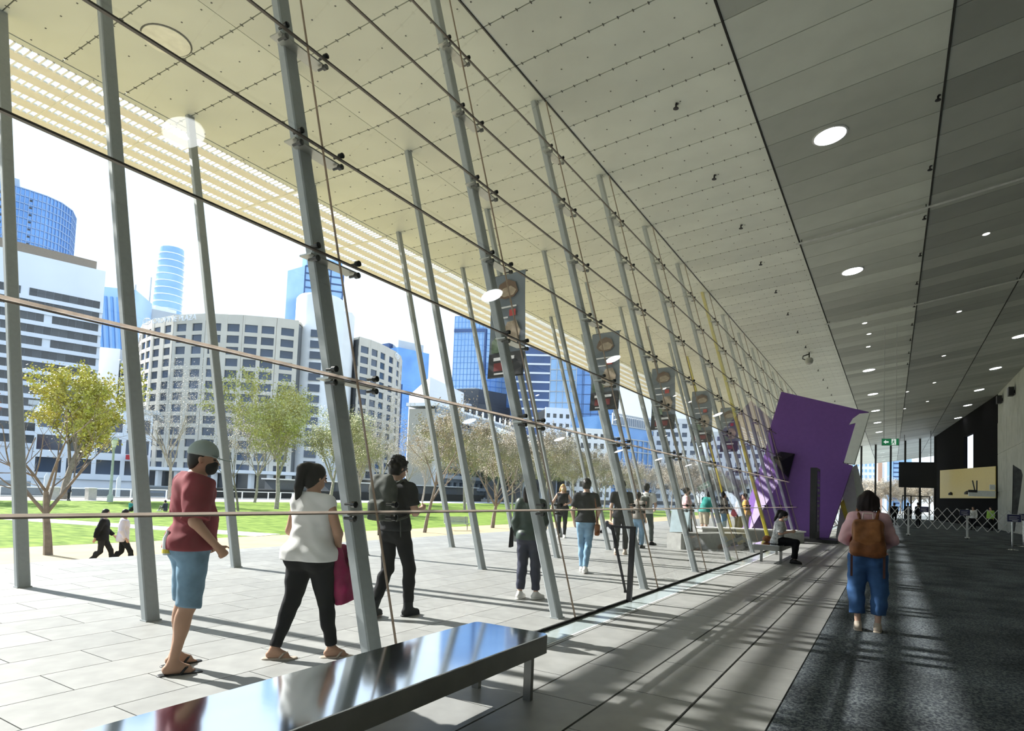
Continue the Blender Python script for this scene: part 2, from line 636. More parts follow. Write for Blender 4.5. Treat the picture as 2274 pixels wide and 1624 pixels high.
foot_me = MB().bb(-0.058, 0.058, -0.083, 0.083, -0.005, 0.012).mesh('foot_plate', m_steel)
arm_me = MB()
arm_me.bb(0.055, 0.20, -0.24, 0.30, -0.028, -0.014)
arm_me.bb(0.03, 0.08, -0.05, 0.05, -0.06, -0.01)
arm_me = arm_me.mesh('bracket_arm', m_arm)
clamp_me = MB().tube([(0.13, 0, 0), (0.20, 0, 0), (0.205, 0, 0), (0.245, 0, 0), (0.252, 0, 0)], [0.012, 0.012, 0.027, 0.027, 0.018], 10).mesh('clamp', m_clamp, True)

ORD = ['first', 'second', 'third', 'fourth', 'fifth', 'sixth', 'seventh', 'eighth', 'ninth', 'tenth', 'eleventh', 'twelfth', 'thirteenth', 'fourteenth']
ROWS = [(-3.42, 'along the glass wall', 'columns along the glass wall'), (-6.60, 'in the middle row of the forecourt', 'columns of the middle row'), (-9.63, 'in the outer row beside the sand strip', 'columns of the outer row')]
for ri, (bx, where, grp) in enumerate(ROWS):
    # top of the column reaches the soffit
    zt = 8.8
    for _ in range(6):
        zt = ceil_z(bx + GK * zt) + 0.02
    for k in range(NB - (0 if ri == 0 else 3)):
        yel = (k == 6 and ri == 0) or (k == 9 and ri == 1)
        m = m_yellow if yel else m_steel
        key = 'col%d%d' % (ri, int(yel))
        if key not in MATS:
            MATS[key] = column_mesh(zt, m)
        if yel:
            lab = 'yellow leaning column ' + ('beside the seated woman at the glass wall' if ri == 0 else 'out in the middle row of the forecourt')
        elif k < 14:
            lab = '%s leaning grey steel column from the camera %s' % (ORD[k], where)
        else:
            lab = 'distant leaning grey steel column %s' % where
        c = thing('leaning_post', lab, 'column', (bx, Y0 + BAY * k, 0), 0, grp)
        link('shaft', MATS[key], None, c)
        link('foot_plate', foot_me, None, c)
        if ri == 0:
            for lv in range(1, 8):
                z = GL[lv]
                br = link('bracket_arm', arm_me, None, c, (GK * z - 0.03, SEAM - 0.03, z))
                if k < 14:
                    for dy in (-0.20, 0.27):
                        for dz in (-0.055, 0.055):
                            link('clamp', clamp_me, None, br, (0, dy, dz))

# ---- right hand wall, back wall, far end
wr = MB()
wr.bb(7.2, 7.6, -18, 62.0, -0.2, 10.9)
wall_right = wr.build('wall_right', m_conc)
setp(wall_right, 'grey concrete wall on the right of the hall', None, None, 'structure')
wp = MB()
for k in range(4):
    for zz in ((0.02, 2.9), (2.95, 5.9), (5.95, 8.4)):
        wp.bb(7.17, 7.21, 44 + 4.5 * k + 0.02, 48.5 + 4.5 * k - 0.02, zz[0], zz[1])
wp.build('concrete_panel', m_conc, wall_right)
setp(MB().bb(-3.2, 7.6, -18.4, -18, -0.2, 10.9).build('wall_back', m_blackwall), 'unseen wall closing the hall behind the camera, blackened against bounced light', None, None, 'structure')  # unseen wall, coloured black to hold down bounced light in the hall
wf = MB()
# dark recess wall running diagonally from the concrete corner to the end glazing
wf.hexa([(7.2, 62, -0.2), (7.6, 62, -0.2), (8.0, Y_END, -0.2), (4.6, Y_END, -0.2)], [(7.2, 62, 3.1), (7.6, 62, 3.1), (8.0, Y_END, 3.1), (4.6, Y_END, 3.1)])
wf.build('wall_far', m_blackwall)
setp(bpy.data.objects['wall_far'], 'black recessed wall between the concrete corner and the end glazing', None, None, 'structure')
wu = MB()


def diag(t, o=0.0):
    return (7.2 + (4.6 - 7.2) * t + o, 62 + (Y_END - 62) * t)


for ta, tb, za, zb in ((0, 0.30, 3.1, 11.2), (0.30, 0.44, 8.6, 11.2), (0.30, 0.44, 3.1, 4.6), (0.44, 1.0, 3.1, 11.2)):
    xa, ya = diag(ta)
    xb, yb = diag(tb)
    wu.hexa([(xa, ya, za), (xa + 0.3, ya, za), (xb + 0.3, yb, za), (xb, yb, za)], [(xa, ya, zb), (xa + 0.3, ya, zb), (xb + 0.3, yb, zb), (xb, yb, zb)])
wu.build('upper_panel', m_blackwall, bpy.data.objects['wall_far'])

win2 = thing('window_2', 'full height glazing with black posts at the far end of the hall', None, (0, Y_END, 0), 0, None, 'structure')
xs = [-4.9, -3.35, -1.75, -0.1, 1.45, 3.0, 4.55]
for x in xs:
    z = ceil_z(x) - 0.02
    MB().bb(x - 0.11, x + 0.11, -0.12, 0.12, 0, z).build('post', m_dark, win2)
for xa, xb in zip(xs[:-1], xs[1:]):
    z = ceil_z(xa) - 0.02
    MB().bb(xa + 0.11, xb - 0.11, -0.01, 0.01, 0, z).build('end_pane', m_glass, win2)
# ------------------------------------------------------------------ park, river and city
m_sand = mat('pale_gravel', (0.46, 0.335, 0.185), 0.9, var=0.12, scale=0.9, detail=10, bump=0.2)
m_path = mat('pale_path', (0.70, 0.66, 0.58), 0.9, var=0.08, scale=2)
m_prom = mat('promenade_stone', (0.62, 0.60, 0.56), 0.8, var=0.08, scale=1)
m_grass = mat('lawn_grass', (0.125, 0.215, 0.03), 0.9, var=0.35, scale=0.9, detail=10, bump=0.9, spec=0.1, col2=(0.25, 0.335, 0.06), stretch=(1, 2.5, 1))
m_quay = mat('quay_wall', (0.10, 0.10, 0.09), 0.8, var=0.2)
m_water = mat('river_water', (0.06, 0.085, 0.085), 0.12, var=0.2, scale=0.4, bump=0.35)
m_farland = mat('far_bank_paving', (0.40, 0.40, 0.38), 0.9)
m_white = mat('white_paint', (0.80, 0.80, 0.78), 0.5, var=0.04)
m_bark = mat('tree_bark', (0.20, 0.165, 0.13), 0.9, var=0.25, scale=9, bump=0.3)
m_bark2 = mat('pale_bark', (0.33, 0.285, 0.235), 0.9, var=0.25, scale=9, bump=0.3)
m_leaf_y = mat('yellow_green_leaf', (0.50, 0.50, 0.08), 0.6, var=0.3, scale=1.2, rnd=0.35, col2=(0.60, 0.50, 0.10))
m_leaf_o = mat('olive_leaf', (0.44, 0.46, 0.14), 0.6, var=0.3, scale=1.2, rnd=0.35, col2=(0.48, 0.44, 0.18))
m_leaf_t = mat('tan_bud', (0.46, 0.39, 0.29), 0.7, var=0.3, scale=1.2, rnd=0.35, col2=(0.54, 0.46, 0.35))
m_leaf_g = mat('dark_green_leaf', (0.12, 0.17, 0.06), 0.6, var=0.3, scale=1.2, rnd=0.35)
m_leaf_r = mat('russet_leaf', (0.36, 0.13, 0.07), 0.6, var=0.3, scale=1.2, rnd=0.35)

PZ = -1.25          # the park lies a few steps below the forecourt
setp(MB().bb(-27.0, -12.05, -40, 125, -1.6, PZ).build('gravel_strip', m_sand), 'pale gravel strip between the paving and the lawn', None, None, 'structure')
lawn = MB().bb(-70.4, -27.0, -40, 125, -1.6, PZ + 0.005).build('lawn', m_grass)
setp(lawn, 'bright green park lawn between the gravel and the river promenade', None, None, 'structure')
pth = MB()
pa, pb = Vector((-27.0, 20.7, PZ + 0.02)), Vector((-70.4, 7.9, PZ + 0.02))
pd = (pb - pa).normalized()
pn = Vector((-pd.y, pd.x, 0)) * 1.0
pth.hexa([tuple(p + Vector((0, 0, -0.05))) for p in (pa - pn, pa + pn, pb + pn, pb - pn)][::-1], [tuple(p + Vector((0, 0, 0.0))) for p in (pa - pn, pa + pn, pb + pn, pb - pn)][::-1])
setp(pth.build('lawn_path', m_path), 'narrow pale footpath crossing the lawn', None, None, 'structure')
setp(MB().bb(-80.3, -70.4, -60, 125, -1.6, PZ + 0.01).build('promenade', m_prom), 'pale promenade beside the river', None, None, 'structure')
setp(MB().bb(-81.0, -80.3, -60, 125, -5, PZ + 0.05).build('quay_edge', m_quay), 'dark quay wall at the edge of the promenade', None, None, 'structure')
setp(MB().bb(-400, -81.0, -160, 260, -5.2, -3.4).build('river', m_water), 'grey green river beyond the promenade', None, None, 'structure')
bank = [(-900, -80), (-240, 20), (-160, 62), (-122, 92), (-104, 106), (-92, 116), (-81.0, 126), (-81.0, 900), (-900, 900)]
setp(MB().prism([(x, y) for x, y in bank], -5, -0.7).build('far_bank', m_farland), 'far river bank carrying the city', None, None, 'structure')
setp(MB().bb(-81.0, 300, 240, 900, -1.8, PZ).bb(-12.05, 300, 135, 240, -1.8, -0.03).bb(-81.0, -12.05, 125, 240, -1.8, PZ).build('far_ground', m_farland), 'ground beyond the far end of the hall', None, None, 'structure')
setp(MB().bb(7.6, 120, -100, 140, -1.0, -0.35).build('side_ground', m_farland), 'ground behind the right wall', None, None, 'structure')
setp(MB().bb(-12.0, 7.6, -130, -25, -1.0, -0.32).build('back_ground', m_farland), 'ground behind the forecourt', None, None, 'structure')


# ---- trees
def tree_meshes(seed, H, spread, forks, depth, r0, leafn, leafsz, first=0.35, lean=(0, 0), up=0.35):
    rg = random.Random(seed)
    wood = MB()
    tips = []

    def grow(p, d, L, r, lev):
        n = 3
        pts, rs = [p], [r]
        q = p.copy()
        dd = d.copy()
        for i in range(n):
            dd = (dd + Vector((rg.uniform(-1, 1), rg.uniform(-1, 1), rg.uniform(-0.4, 0.8))) * 0.13 + Vector((0, 0, up * 0.12))).normalized()
            q = q + dd * (L / n)
            pts.append(q.copy())
            rs.append(r * (1 - 0.45 * (i + 1) / n))
        wood.tube(pts, rs, 6 if lev < 2 else (4 if lev < 4 else 3), cap=False)
        if lev >= 2:
            tips.extend(pts[1:])
        if lev >= depth:
            return
        nf = forks + (1 if rg.random() < 0.5 else 0) + (2 if lev == 0 else 0)
        for k in range(nf):
            j = rg.choice([1, 2, 3, 3]) if lev > 0 else rg.choice([2, 3, 3])
            a = 2 * math.pi * (k + rg.random() * 0.6) / nf
            ax = dd.orthogonal().normalized()
            ax = Matrix.Rotation(a, 3, dd) @ ax
            nd = (dd + ax * rg.uniform(0.55, 1.05) * spread).normalized()
            grow(pts[j], nd, L * rg.uniform(0.58, 0.82) * (1.15 if lev == 0 else 1), rs[j] * rg.uniform(0.55, 0.75), lev + 1)

    grow(Vector((0, 0, -0.05)), Vector((lean[0], lean[1], 1)).normalized(), H * first, r0, 0)
    zmax = max(v[2] for v in wood.v)
    s = H / zmax
    wood.v = [(v[0] * s, v[1] * s, v[2] * s) for v in wood.v]
    lv = MB()
    for i in range(leafn):
        t = rg.choice(tips) * s
        p = t + Vector((rg.gauss(0, 1), rg.gauss(0, 1), rg.gauss(0, 1))) * 0.13 * H / 7
        u = Vector((rg.gauss(0, 1), rg.gauss(0, 1), rg.gauss(0, 1))).normalized()
        w = u.orthogonal().normalized()
        sz = leafsz * rg.uniform(0.6, 1.4)
        lv.add([p - u * sz, p + w * sz * 0.5, p + u * sz, p - w * sz * 0.5], [(0, 1, 2, 3)])
    return wood, lv


TREE = {}
for key, args, bark, leaf in (
        ('bare', (11, 9, 0.75, 2, 6, 0.13, 5000, 0.04), m_bark2, m_leaf_t),
        ('bare2', (23, 8.5, 0.85, 3, 4, 0.12, 9000, 0.05), m_bark2, m_leaf_t),
        ('olive', (37, 7.5, 0.8, 3, 4, 0.14, 15000, 0.062), m_bark2, m_leaf_o),
        ('tan', (41, 8, 0.85, 3, 4, 0.13, 17000, 0.062), m_bark2, m_leaf_t),
        ('dense', (43, 8, 0.95, 3, 4, 0.13, 14000, 0.085, 0.2), m_bark2, m_leaf_t),
        ('yellow', (53, 8.2, 0.8, 3, 4, 0.22, 16000, 0.085), m_bark, m_leaf_y),
        ('russet', (59, 6.5, 0.9, 3, 4, 0.16, 9000, 0.08), m_bark, m_leaf_r),
        ('green', (67, 7, 0.8, 3, 4, 0.16, 9000, 0.12), m_bark, m_leaf_g),
        ('sapling', (71, 3.4, 0.8, 2, 4, 0.065, 120, 0.02, 0.3, (0.10, 0.06)), m_bark, m_leaf_t),
        ('sapling2', (79, 3.8, 0.7, 2, 4, 0.055, 500, 0.03, 0.35, (-0.04, 0.08)), m_bark, m_leaf_t)):
    w, lf = tree_meshes(*args)
    TREE[key] = (w.mesh('trunk', bark, True), lf.mesh('leaves', leaf))


def tree(key, label, loc, rz=0, sc=1.0, group=None, name='park_tree'):
    if loc[2] == 0:
        loc, sc = (loc[0] * 1.833, loc[1] * 1.833, PZ), sc * 1.833
    t = thing(name, label, 'tree', loc, rz, group)
    t.scale = (sc, sc, sc)
    link('trunk', TREE[key][0], None, t)
    setp(link('leaves', TREE[key][1], None, t), None, None, None, 'stuff')
    return t


tree('yellow', 'leafy yellow green tree with a thick trunk beside the promenade', (-40.6, 17.1, 0), 0.4, 0.98)
tree('russet', 'russet leaved tree at the left edge behind the outermost post', (-41.5, 11.3, 0), 1.2, 1.1)
tree('sapling', 'young bare tree with a forked trunk on the gravel strip', (-13.1, 5.36, 0), 2.6, 1.0)
tree('bare', 'tall bare tree on the promenade behind the man in the red shirt', (-41.5, 23.8, 0), 2.0, 1.08)
tree('bare2', 'bare tree on the promenade left of the leafy olive tree', (-37.4, 27.4, 0), 0.9, 0.95)
tree('olive', 'olive green leafing tree standing on the lawn left of the woman in white', (-28.7, 22.4, 0), 3.1, 1.0)
tree('sapling2', 'slim bare sapling on the lawn in front of the olive tree', (-27.0, 18.9, 0), 1.0, 1.25)
tree('sapling2', 'thin bare sapling beside the park bench', (-13.3, 16.3, 0), 4.0, 1.25)
tree('sapling', 'thin bare sapling on the gravel right of the park bench', (-13.6, 20.9, 0), 5.2, 1.15)
tree('bare', 'bare tree with white branches behind the man with the dark rucksack', (-33.5, 35.5, 0), 0.2, 0.95)
tree('olive', 'olive green tree to the right of the hotel cylinder', (-34.0, 31.0, 0), 1.4, 0.95)
rt = random.Random(5)
kinds = ['tan', 'bare2', 'tan', 'olive', 'tan', 'bare']
kind_lab = {'tan': 'tan budding tree of the distant riverside row', 'bare': 'tall bare tree of the distant riverside row', 'bare2': 'bare spreading tree of the distant riverside row', 'olive': 'olive leafing tree of the distant riverside row'}
i = 0
for yy in range(36, 140, 5):
    for xx in (-27, -40):
        k = kinds[i % 6]
        tree(k, kind_lab[k], (xx + rt.uniform(-2, 2), yy + rt.uniform(-2, 2), 0), rt.uniform(0, 6.2), rt.uniform(0.75, 1.02), 'distant riverside trees')
        i += 1
tree('green', 'dark green bushy tree among the tan riverside trees', (-41, 62, 0), 1.0, 0.95)
tree('green', 'dark green tree close to the wharf building', (-44 + 2, 70, 0), 2.0, 0.85)
for n_, (xx, yy, sc_) in enumerate(((-6, 150, 0.92), (-2, 156, 1.0), (1.5, 149, 0.9), (4.5, 153, 0.95), (-10, 152, 0.92), (8, 158, 1.0), (-4, 144, 0.75), (-0.5, 143, 0.8), (3, 144, 0.75), (6.2, 143, 0.8), (-8, 143, 0.75))):
    tree('dense', 'golden tan tree beyond the end glazing of the hall', (xx, yy, -0.03), n_ * 1.3, sc_, 'trees beyond the end glazing')

# ---- promenade furniture
rail_post = MB().bb(-0.06, 0.06, -0.06, 0.06, 0, 1.12).mesh('rail_post', m_white)
rl = thing('river_railing', 'white railing with panels along the river promenade', 'railing', (-79.9, 0, PZ))
for k in range(28):
    link('rail_post', rail_post, None, rl, (0, 8 + 2.2 * k, 0))
MB().bb(-0.04, 0.04, 8, 67.4, 1.05, 1.15).build('top_rail', m_white, rl)
MB().bb(-0.03, 0.03, 8, 67.4, 0.12, 0.18).build('bottom_rail', m_white, rl)
dg_ = MB().tube([(0, -1.05, 0.15), (0, 1.05, 1.07)], 0.035, 6).mesh('diagonal_brace', m_white)
for k in range(9):
    link('diagonal_brace', dg_, None, rl, (0, 9.1 + 2.2 * k, 0))
m_lampg = mat('lamp_green', (0.42, 0.47, 0.40), 0.5)
lp = thing('street_lamp', 'pale green lamp post with a lantern on the promenade', 'lamp', (-68.2, 33.0, PZ))
lp.scale = (1.75, 1.75, 1.75)
MB().lathe([(0.16, 0), (0.16, 0.35), (0.085, 0.45), (0.06, 3.1), (0.09, 3.15), (0.05, 3.2)], 10).build('pole', m_lampg, lp, smooth=True)
MB().lathe([(0.10, 0), (0.19, 0.42), (0.20, 0.44)], 8, (0, 0, 3.2)).build('lantern', mat('lantern_glass', (0.75, 0.75, 0.62), 0.2), lp)
MB().lathe([(0.24, 0), (0.10, 0.14), (0.02, 0.2)], 8, (0, 0, 3.64)).build('cap', m_lampg, lp)
m_bin = mat('bin_concrete', (0.45, 0.42, 0.38), 0.8)
for yy, lb in ((16.2, 'pale square litter bin left of the thick tree trunk'), (18.1, 'grey square litter bin right of the thick tree trunk')):
    b = thing('litter_bin', lb, 'bin', (-72.6, yy * 1.833, PZ))
    MB().prism([(-0.4, -0.4), (0.4, -0.4), (0.4, 0.4), (-0.4, 0.4)], 0, 1.25).build('body', m_bin, b)
    MB().bb(-0.45, 0.45, -0.45, 0.45, 1.25, 1.33).build('lid', m_white, b)
# slatted park bench
pbn = thing('park_bench', 'grey slatted bench on the gravel by the lawn', 'bench', (-24.6, 33.6, PZ), math.radians(62))
m_slat = mat('grey_slat', (0.36, 0.40, 0.38), 0.6)
for q in range(4):
    MB().bb(-0.9, 0.9, -0.22 + 0.115 * q, -0.13 + 0.115 * q, 0.42, 0.45).build('seat_slat', m_slat, pbn)
for q in range(5):
    MB().bb(-0.9, 0.9, 0.26 + 0.01 * q, 0.285 + 0.01 * q, 0.48 + 0.085 * q, 0.55 + 0.085 * q).build('back_slat', m_slat, pbn)
for sx in (-0.7, 0.7):
    MB().bb(sx - 0.03, sx + 0.03, -0.2, 0.28, 0.38, 0.42).bb(sx - 0.03, sx + 0.03, -0.02, 0.06, 0, 0.38).bb(sx - 0.03, sx + 0.03, 0.27, 0.31, 0.38, 0.92).build('leg', m_slat, pbn)
# floating ramp on the river
m_ramp = mat('blue_grey_ramp', (0.20, 0.26, 0.36), 0.6)
rp_ = thing('floating_ramp', 'blue grey gangway floating on the river', 'gangway', (-92, 58, -3.4), math.radians(28))
MB().bb(-1.2, 1.2, -16, 16, 0.0, 0.8).build('pontoon', m_ramp, rp_)
rpn = MB().bb(-0.05, 0.05, -0.05, 0.05, 0.8, 2.9).mesh('stanchion', m_ramp)
for k in range(9):
    link('stanchion', rpn, None, rp_, (1.1, -15 + 3.7 * k, 0))
MB().bb(1.05, 1.15, -16, 16, 2.8, 2.9).bb(1.05, 1.15, -16, 16, 2.2, 2.26).build('handrail', m_ramp, rp_)
rpp = MB().lathe([(0.3, -1.4), (0.3, 4.3), (0.05, 4.9)], 10).mesh('mooring_pile', m_white, True)
for k, yy in enumerate((-14, -7, 4, 6)):
    o = link('mooring_pile', rpp, None, None, (-97 + 0.1 * k, 57 + yy * 1.3, -3.4))
    setp(o, 'white capped mooring pile standing in the river', 'pile', 'mooring piles in the river')

# barge added to make the dark band under the riverside trees
bg_ = thing('added_barge', 'long dark barge added to give the dark band behind the trees', 'boat', (-86, 92, -3.4))
MB().prism([(-2.5, -32), (0, -36), (2.5, -32), (2.5, 30), (1.8, 33), (-1.8, 33), (-2.5, 30)], 0, 3.6).build('hull', mat('barge_black', (0.02, 0.022, 0.024), 0.7), bg_)
for k in range(5):
    MB().bb(-1.8, 1.8, -26 + 12 * k, -18 + 12 * k, 3.6, 5.2).build('deck_house', mat('deck_house_grey', (0.10, 0.11, 0.12), 0.7), bg_)
    MB().bb(-2.1, 2.1, -26.5 + 12 * k, -17.5 + 12 * k, 5.2, 5.4).build('deck_roof', m_white, bg_)

# ---- buildings
m_office = mat('office_white', (0.84, 0.88, 0.95), 0.6, var=0.03, scale=0.2)
m_hotel = mat('hotel_stone', (0.68, 0.625, 0.53), 0.7, var=0.05, scale=0.3)
m_tower = mat('pale_tower_stone', (0.90, 0.89, 0.87), 0.7, var=0.05, scale=0.3)
m_win = mat('dark_window', (0.05, 0.075, 0.12), 0.08, var=0.3, scale=0.15, spec=0.8, rnd=0.3)
m_win_k = mat('charcoal_window', (0.06, 0.065, 0.07), 0.12, var=0.3, scale=0.15, spec=0.8, rnd=0.4)
m_blue = mat('blue_curtain_glass', (0.16, 0.38, 0.80), 0.10, metal=0.35, var=0.25, scale=0.08, spec=0.8, col2=(0.22, 0.45, 0.85))
m_blue2 = mat('sky_curtain_glass', (0.34, 0.58, 0.90), 0.10, metal=0.4, var=0.2, scale=0.06, spec=0.8, col2=(0.45, 0.66, 0.92))
m_navy = mat('navy_curtain_glass', (0.05, 0.10, 0.24), 0.10, metal=0.3, var=0.3, scale=0.08, spec=0.8)
m_bgrey = mat('building_grey', (0.60, 0.62, 0.63), 0.7, var=0.05, scale=0.3)
m_charc = mat('building_charcoal', (0.085, 0.09, 0.10), 0.7, var=0.1, scale=0.3)
m_bwhite = mat('building_white', (0.95, 0.95, 0.94), 0.7, var=0.03, scale=0.3)
m_slab_b = mat('balcony_slab', (0.75, 0.76, 0.76), 0.6, var=0.03)
m_brown = mat('roof_brown', (0.30, 0.24, 0.18), 0.8)
m_orange = mat('terracotta_cladding', (0.62, 0.36, 0.24), 0.7)


def facade_frame(P, Q):
    P, Q = Vector((P[0], P[1], 0)), Vector((Q[0], Q[1], 0))
    u = (Q - P)
    L = u.length
    u.normalize()
    n = Vector((u.y, -u.x, 0))
    if n.dot(P) > 0:
        n = -n
    return P, u, n, L


def grid_facade(parent, wallmb, P, Q, z0, z1, nx, nz, ww, wh, m, depth=0.35, top=1.2, bottom=0.5, panes=True, skip=0.0, rg=None, cache={}):
    """wall of piers and spandrels standing proud of the glazing; every window its own object."""
    P, u, n, L = facade_frame(P, Q)
    cw = L / nx
    ch = (z1 - z0 - top - bottom) / nz
    R = Matrix(((u.x, -n.x, 0), (u.y, -n.y, 0), (0, 0, 1)))
    pier = cw - ww
    for i in range(nx + 1):
        x0 = i * cw - pier / 2
        x1 = i * cw + pier / 2
        x0, x1 = max(0, x0), min(L, x1)
        c = P + u * ((x0 + x1) / 2) + n * (depth / 2)
        wallmb.box((c.x, c.y, (z0 + z1) / 2), (x1 - x0, depth, z1 - z0), R)
    zz = [z0 + bottom]
    spans = [(z0, z0 + bottom + (ch - wh) / 2)]
    for j in range(nz):
        a = z0 + bottom + ch * j + (ch + wh) / 2
        b = z0 + bottom + ch * (j + 1) + (ch - wh) / 2 if j < nz - 1 else z1
        spans.append((a, b))
    for a, b in spans:
        c = P + u * (L / 2) + n * (depth / 2 - 0.02)
        wallmb.box((c.x, c.y, (a + b) / 2), (L, depth - 0.04, b - a), R)
    if panes:
        key = (round(ww, 2), round(wh, 2), m.name)
        if key not in cache:
            cache[key] = MB().box((0, 0, 0), (ww, 0.12, wh)).mesh('window', m)
        ang = math.atan2(u.y, u.x)
        for i in range(nx):
            for j in range(nz):
                c = P + u * (cw * (i + 0.5)) + n * 0.08
                link('window', cache[key], None, parent, (c.x, c.y, z0 + bottom + ch * (j + 0.5)), (0, 0, ang))


def ribbon(mb, P, Q, z0, z1, nz, h, depth, nx=0, w=0.15):
    """projecting floor bands and mullions of a curtain wall."""
    P, u, n, L = facade_frame(P, Q)
    R = Matrix(((u.x, -n.x, 0), (u.y, -n.y, 0), (0, 0, 1)))
    for j in range(nz + 1):
        z = z0 + (z1 - z0) * j / nz
        c = P + u * (L / 2) + n * (depth / 2)
        mb.box((c.x, c.y, z), (L, depth, h), R)
    for i in range(nx + 1):
        c = P + u * (L * i / max(1, nx)) + n * (depth / 2)
        mb.box((c.x, c.y, (z0 + z1) / 2), (w, depth, z1 - z0), R)


def back_pts(P, Q, d):
    P, u, n, L = facade_frame(P, Q)
    Q = P + u * L
    a, b = Q - n * d, P - n * d
    return [(P.x, P.y), (Q.x, Q.y), (a.x, a.y), (b.x, b.y)]


def ccw(p):
    a = sum(p[i][0] * p[(i + 1) % len(p)][1] - p[(i + 1) % len(p)][0] * p[i][1] for i in range(len(p)))
    return p if a > 0 else p[::-1]


ZB = -1.3
# white office block, left
b = thing('office_building', 'white office block with dark ribbon windows at the left', 'building')
P, Q = (-181.5, 46.0), (-173.0, 78.6)
MB().prism(ccw(back_pts(P, Q, 26)), ZB, 53.8).build('body', m_office, b)
w_ = MB()
_P, _u, _n, _L = facade_frame(P, Q)
ang = math.atan2(_u.y, _u.x)
rg = random.Random(12)
pane = MB().box((0, 0, 0), (1.54, 0.2, 1.9)).mesh('window', m_win_k)
for j in range(13):
    z = 44.7 - j * 2.95
    gap = {rg.randint(3, 17)}
    for i in range(20):
        if i in gap and j % 2 == 0:
            continue
        c = _P + _u * (1.0 + 1.6 * (i + 0.5)) + _n * 0.02
        link('window', pane, None, b, (c.x, c.y, z), (0, 0, ang))
rb_ = MB()
for j in range(13):
    z = 44.7 - j * 2.95
    c = _P + _u * (_L / 2) + _n * 0.2
    rb_.box((c.x, c.y, z - 1.475), (_L, 0.4, 1.0), Matrix(((_u.x, -_n.x, 0), (_u.y, -_n.y, 0), (0, 0, 1))))
rb_.build('spandrel', m_office, b)
setp(b.children[-1], None, None, None, 'stuff')
MB().prism(ccw([(-182, 47), (-175.5, 77.5), (-190, 80), (-196, 50)]), 53.8, 56.4).build('roof_plant', m_brown, b)

# blue glass residential tower behind it
b = thing('glass_tower', 'tall blue glass apartment tower rising behind the white office block', 'building')
cx_, cy_ = -330, 105
pts = [(-345, 60), (-312, 96), (-309.5, 103), (-308.5, 109), (-308, 115), (-309.5, 121), (-314, 127), (-322, 132), (-345, 136)]
MB().prism(ccw(pts), ZB, 119).build('body', m_blue, b)
g_ = MB()
for a_, c_ in zip(pts[:-1], pts[1:]):
    ribbon(g_, a_, c_, 30, 119, 29, 0.35, 0.4, 4, 0.25)
setp(g_.build('facade_grid', mat('tower_grid', (0.30, 0.42, 0.62), 0.5), b), None, None, None, 'stuff')
MB().prism(ccw([(-325, 78), (-313, 96), (-311, 106), (-326, 112), (-340, 90)]), 119, 123).build('roof_plant', mat('plant_blue', (0.42, 0.52, 0.65), 0.5), b)
bal = MB()
for j in range(28):
    z = 32 + j * 3.07
    bal.box((-311.8, 98.5, z), (3.0, 4.6, 0.9))
    bal.box((-309.2, 110.5, z), (1.6, 2.8, 0.9))
setp(bal.build('balconies', m_charc, b), None, None, None, 'stuff')

# slim striped glass building
b = thing('glass_office', 'slim pale blue glass building with diagonal stripes between two posts', 'building')
P, Q = (-246, 108.5), (-236.5, 118)
MB().prism(ccw(back_pts(P, Q, 18)), ZB, 69.5).build('body', m_blue2, b)
g_ = MB()
_P, _u, _n, _L = facade_frame(P, Q)
for k in range(7):
    a0 = _P + _u * (_L * k / 7) + _n * 0.3
    a1 = _P + _u * (_L * min(1, (k + 1.6) / 7)) + _n * 0.3
    g_.tube([(a0.x, a0.y, 66), (a1.x, a1.y, 38)], 0.5, 4)
setp(g_.build('diagonal_stripes', m_blue, b), None, None, None, 'stuff')
MB().box((-246, 108.5, 34), (1.2, 1.2, 70)).build('corner_fin', m_bwhite, b)
b = thing('white_building', 'narrow white gabled building with a striped wing beneath the slim glass one', 'building')
MB().prism(ccw([(-205, 92), (-201, 97), (-210, 104), (-214, 99)]), ZB, 40).build('body', m_bwhite, b)
g_ = MB()
P, Q = (-200.5, 97.5), (-197, 102)
MB().prism(ccw(back_pts(P, Q, 10)), ZB, 36).build('striped_wing', m_charc, b)
ribbon(g_, P, Q, 2, 36, 22, 0.85, 0.4)
setp(g_.build('white_stripes', m_bwhite, b), None, None, None, 'stuff')

# low riverside building under it
b = thing('riverside_building', 'low pale blue riverside building with large windows behind the lamp post', 'building')
P, Q = (-131, 50), (-123.5, 66.5)
MB().prism(ccw(back_pts(P, Q, 14)), ZB, 13.6).build('body', m_office, b)
MB().prism(ccw([(-132, 49), (-122.3, 67), (-135, 75), (-146, 58)]), 13.6, 14.4).build('roof', m_bgrey, b)
w_ = MB()
grid_facade(b, w_, P, Q, 0.5, 13.6, 4, 3, 3.8, 2.7, m_win, 0.5, 0.6, 0.4)
w_.build('wall_frame', m_office, b)
aw = MB().box((-122.8, 63.5, 5.0), (1.6, 3.0, 0.9))
aw.build('red_awning', mat('red_cloth', (0.62, 0.03, 0.04), 0.7), b)

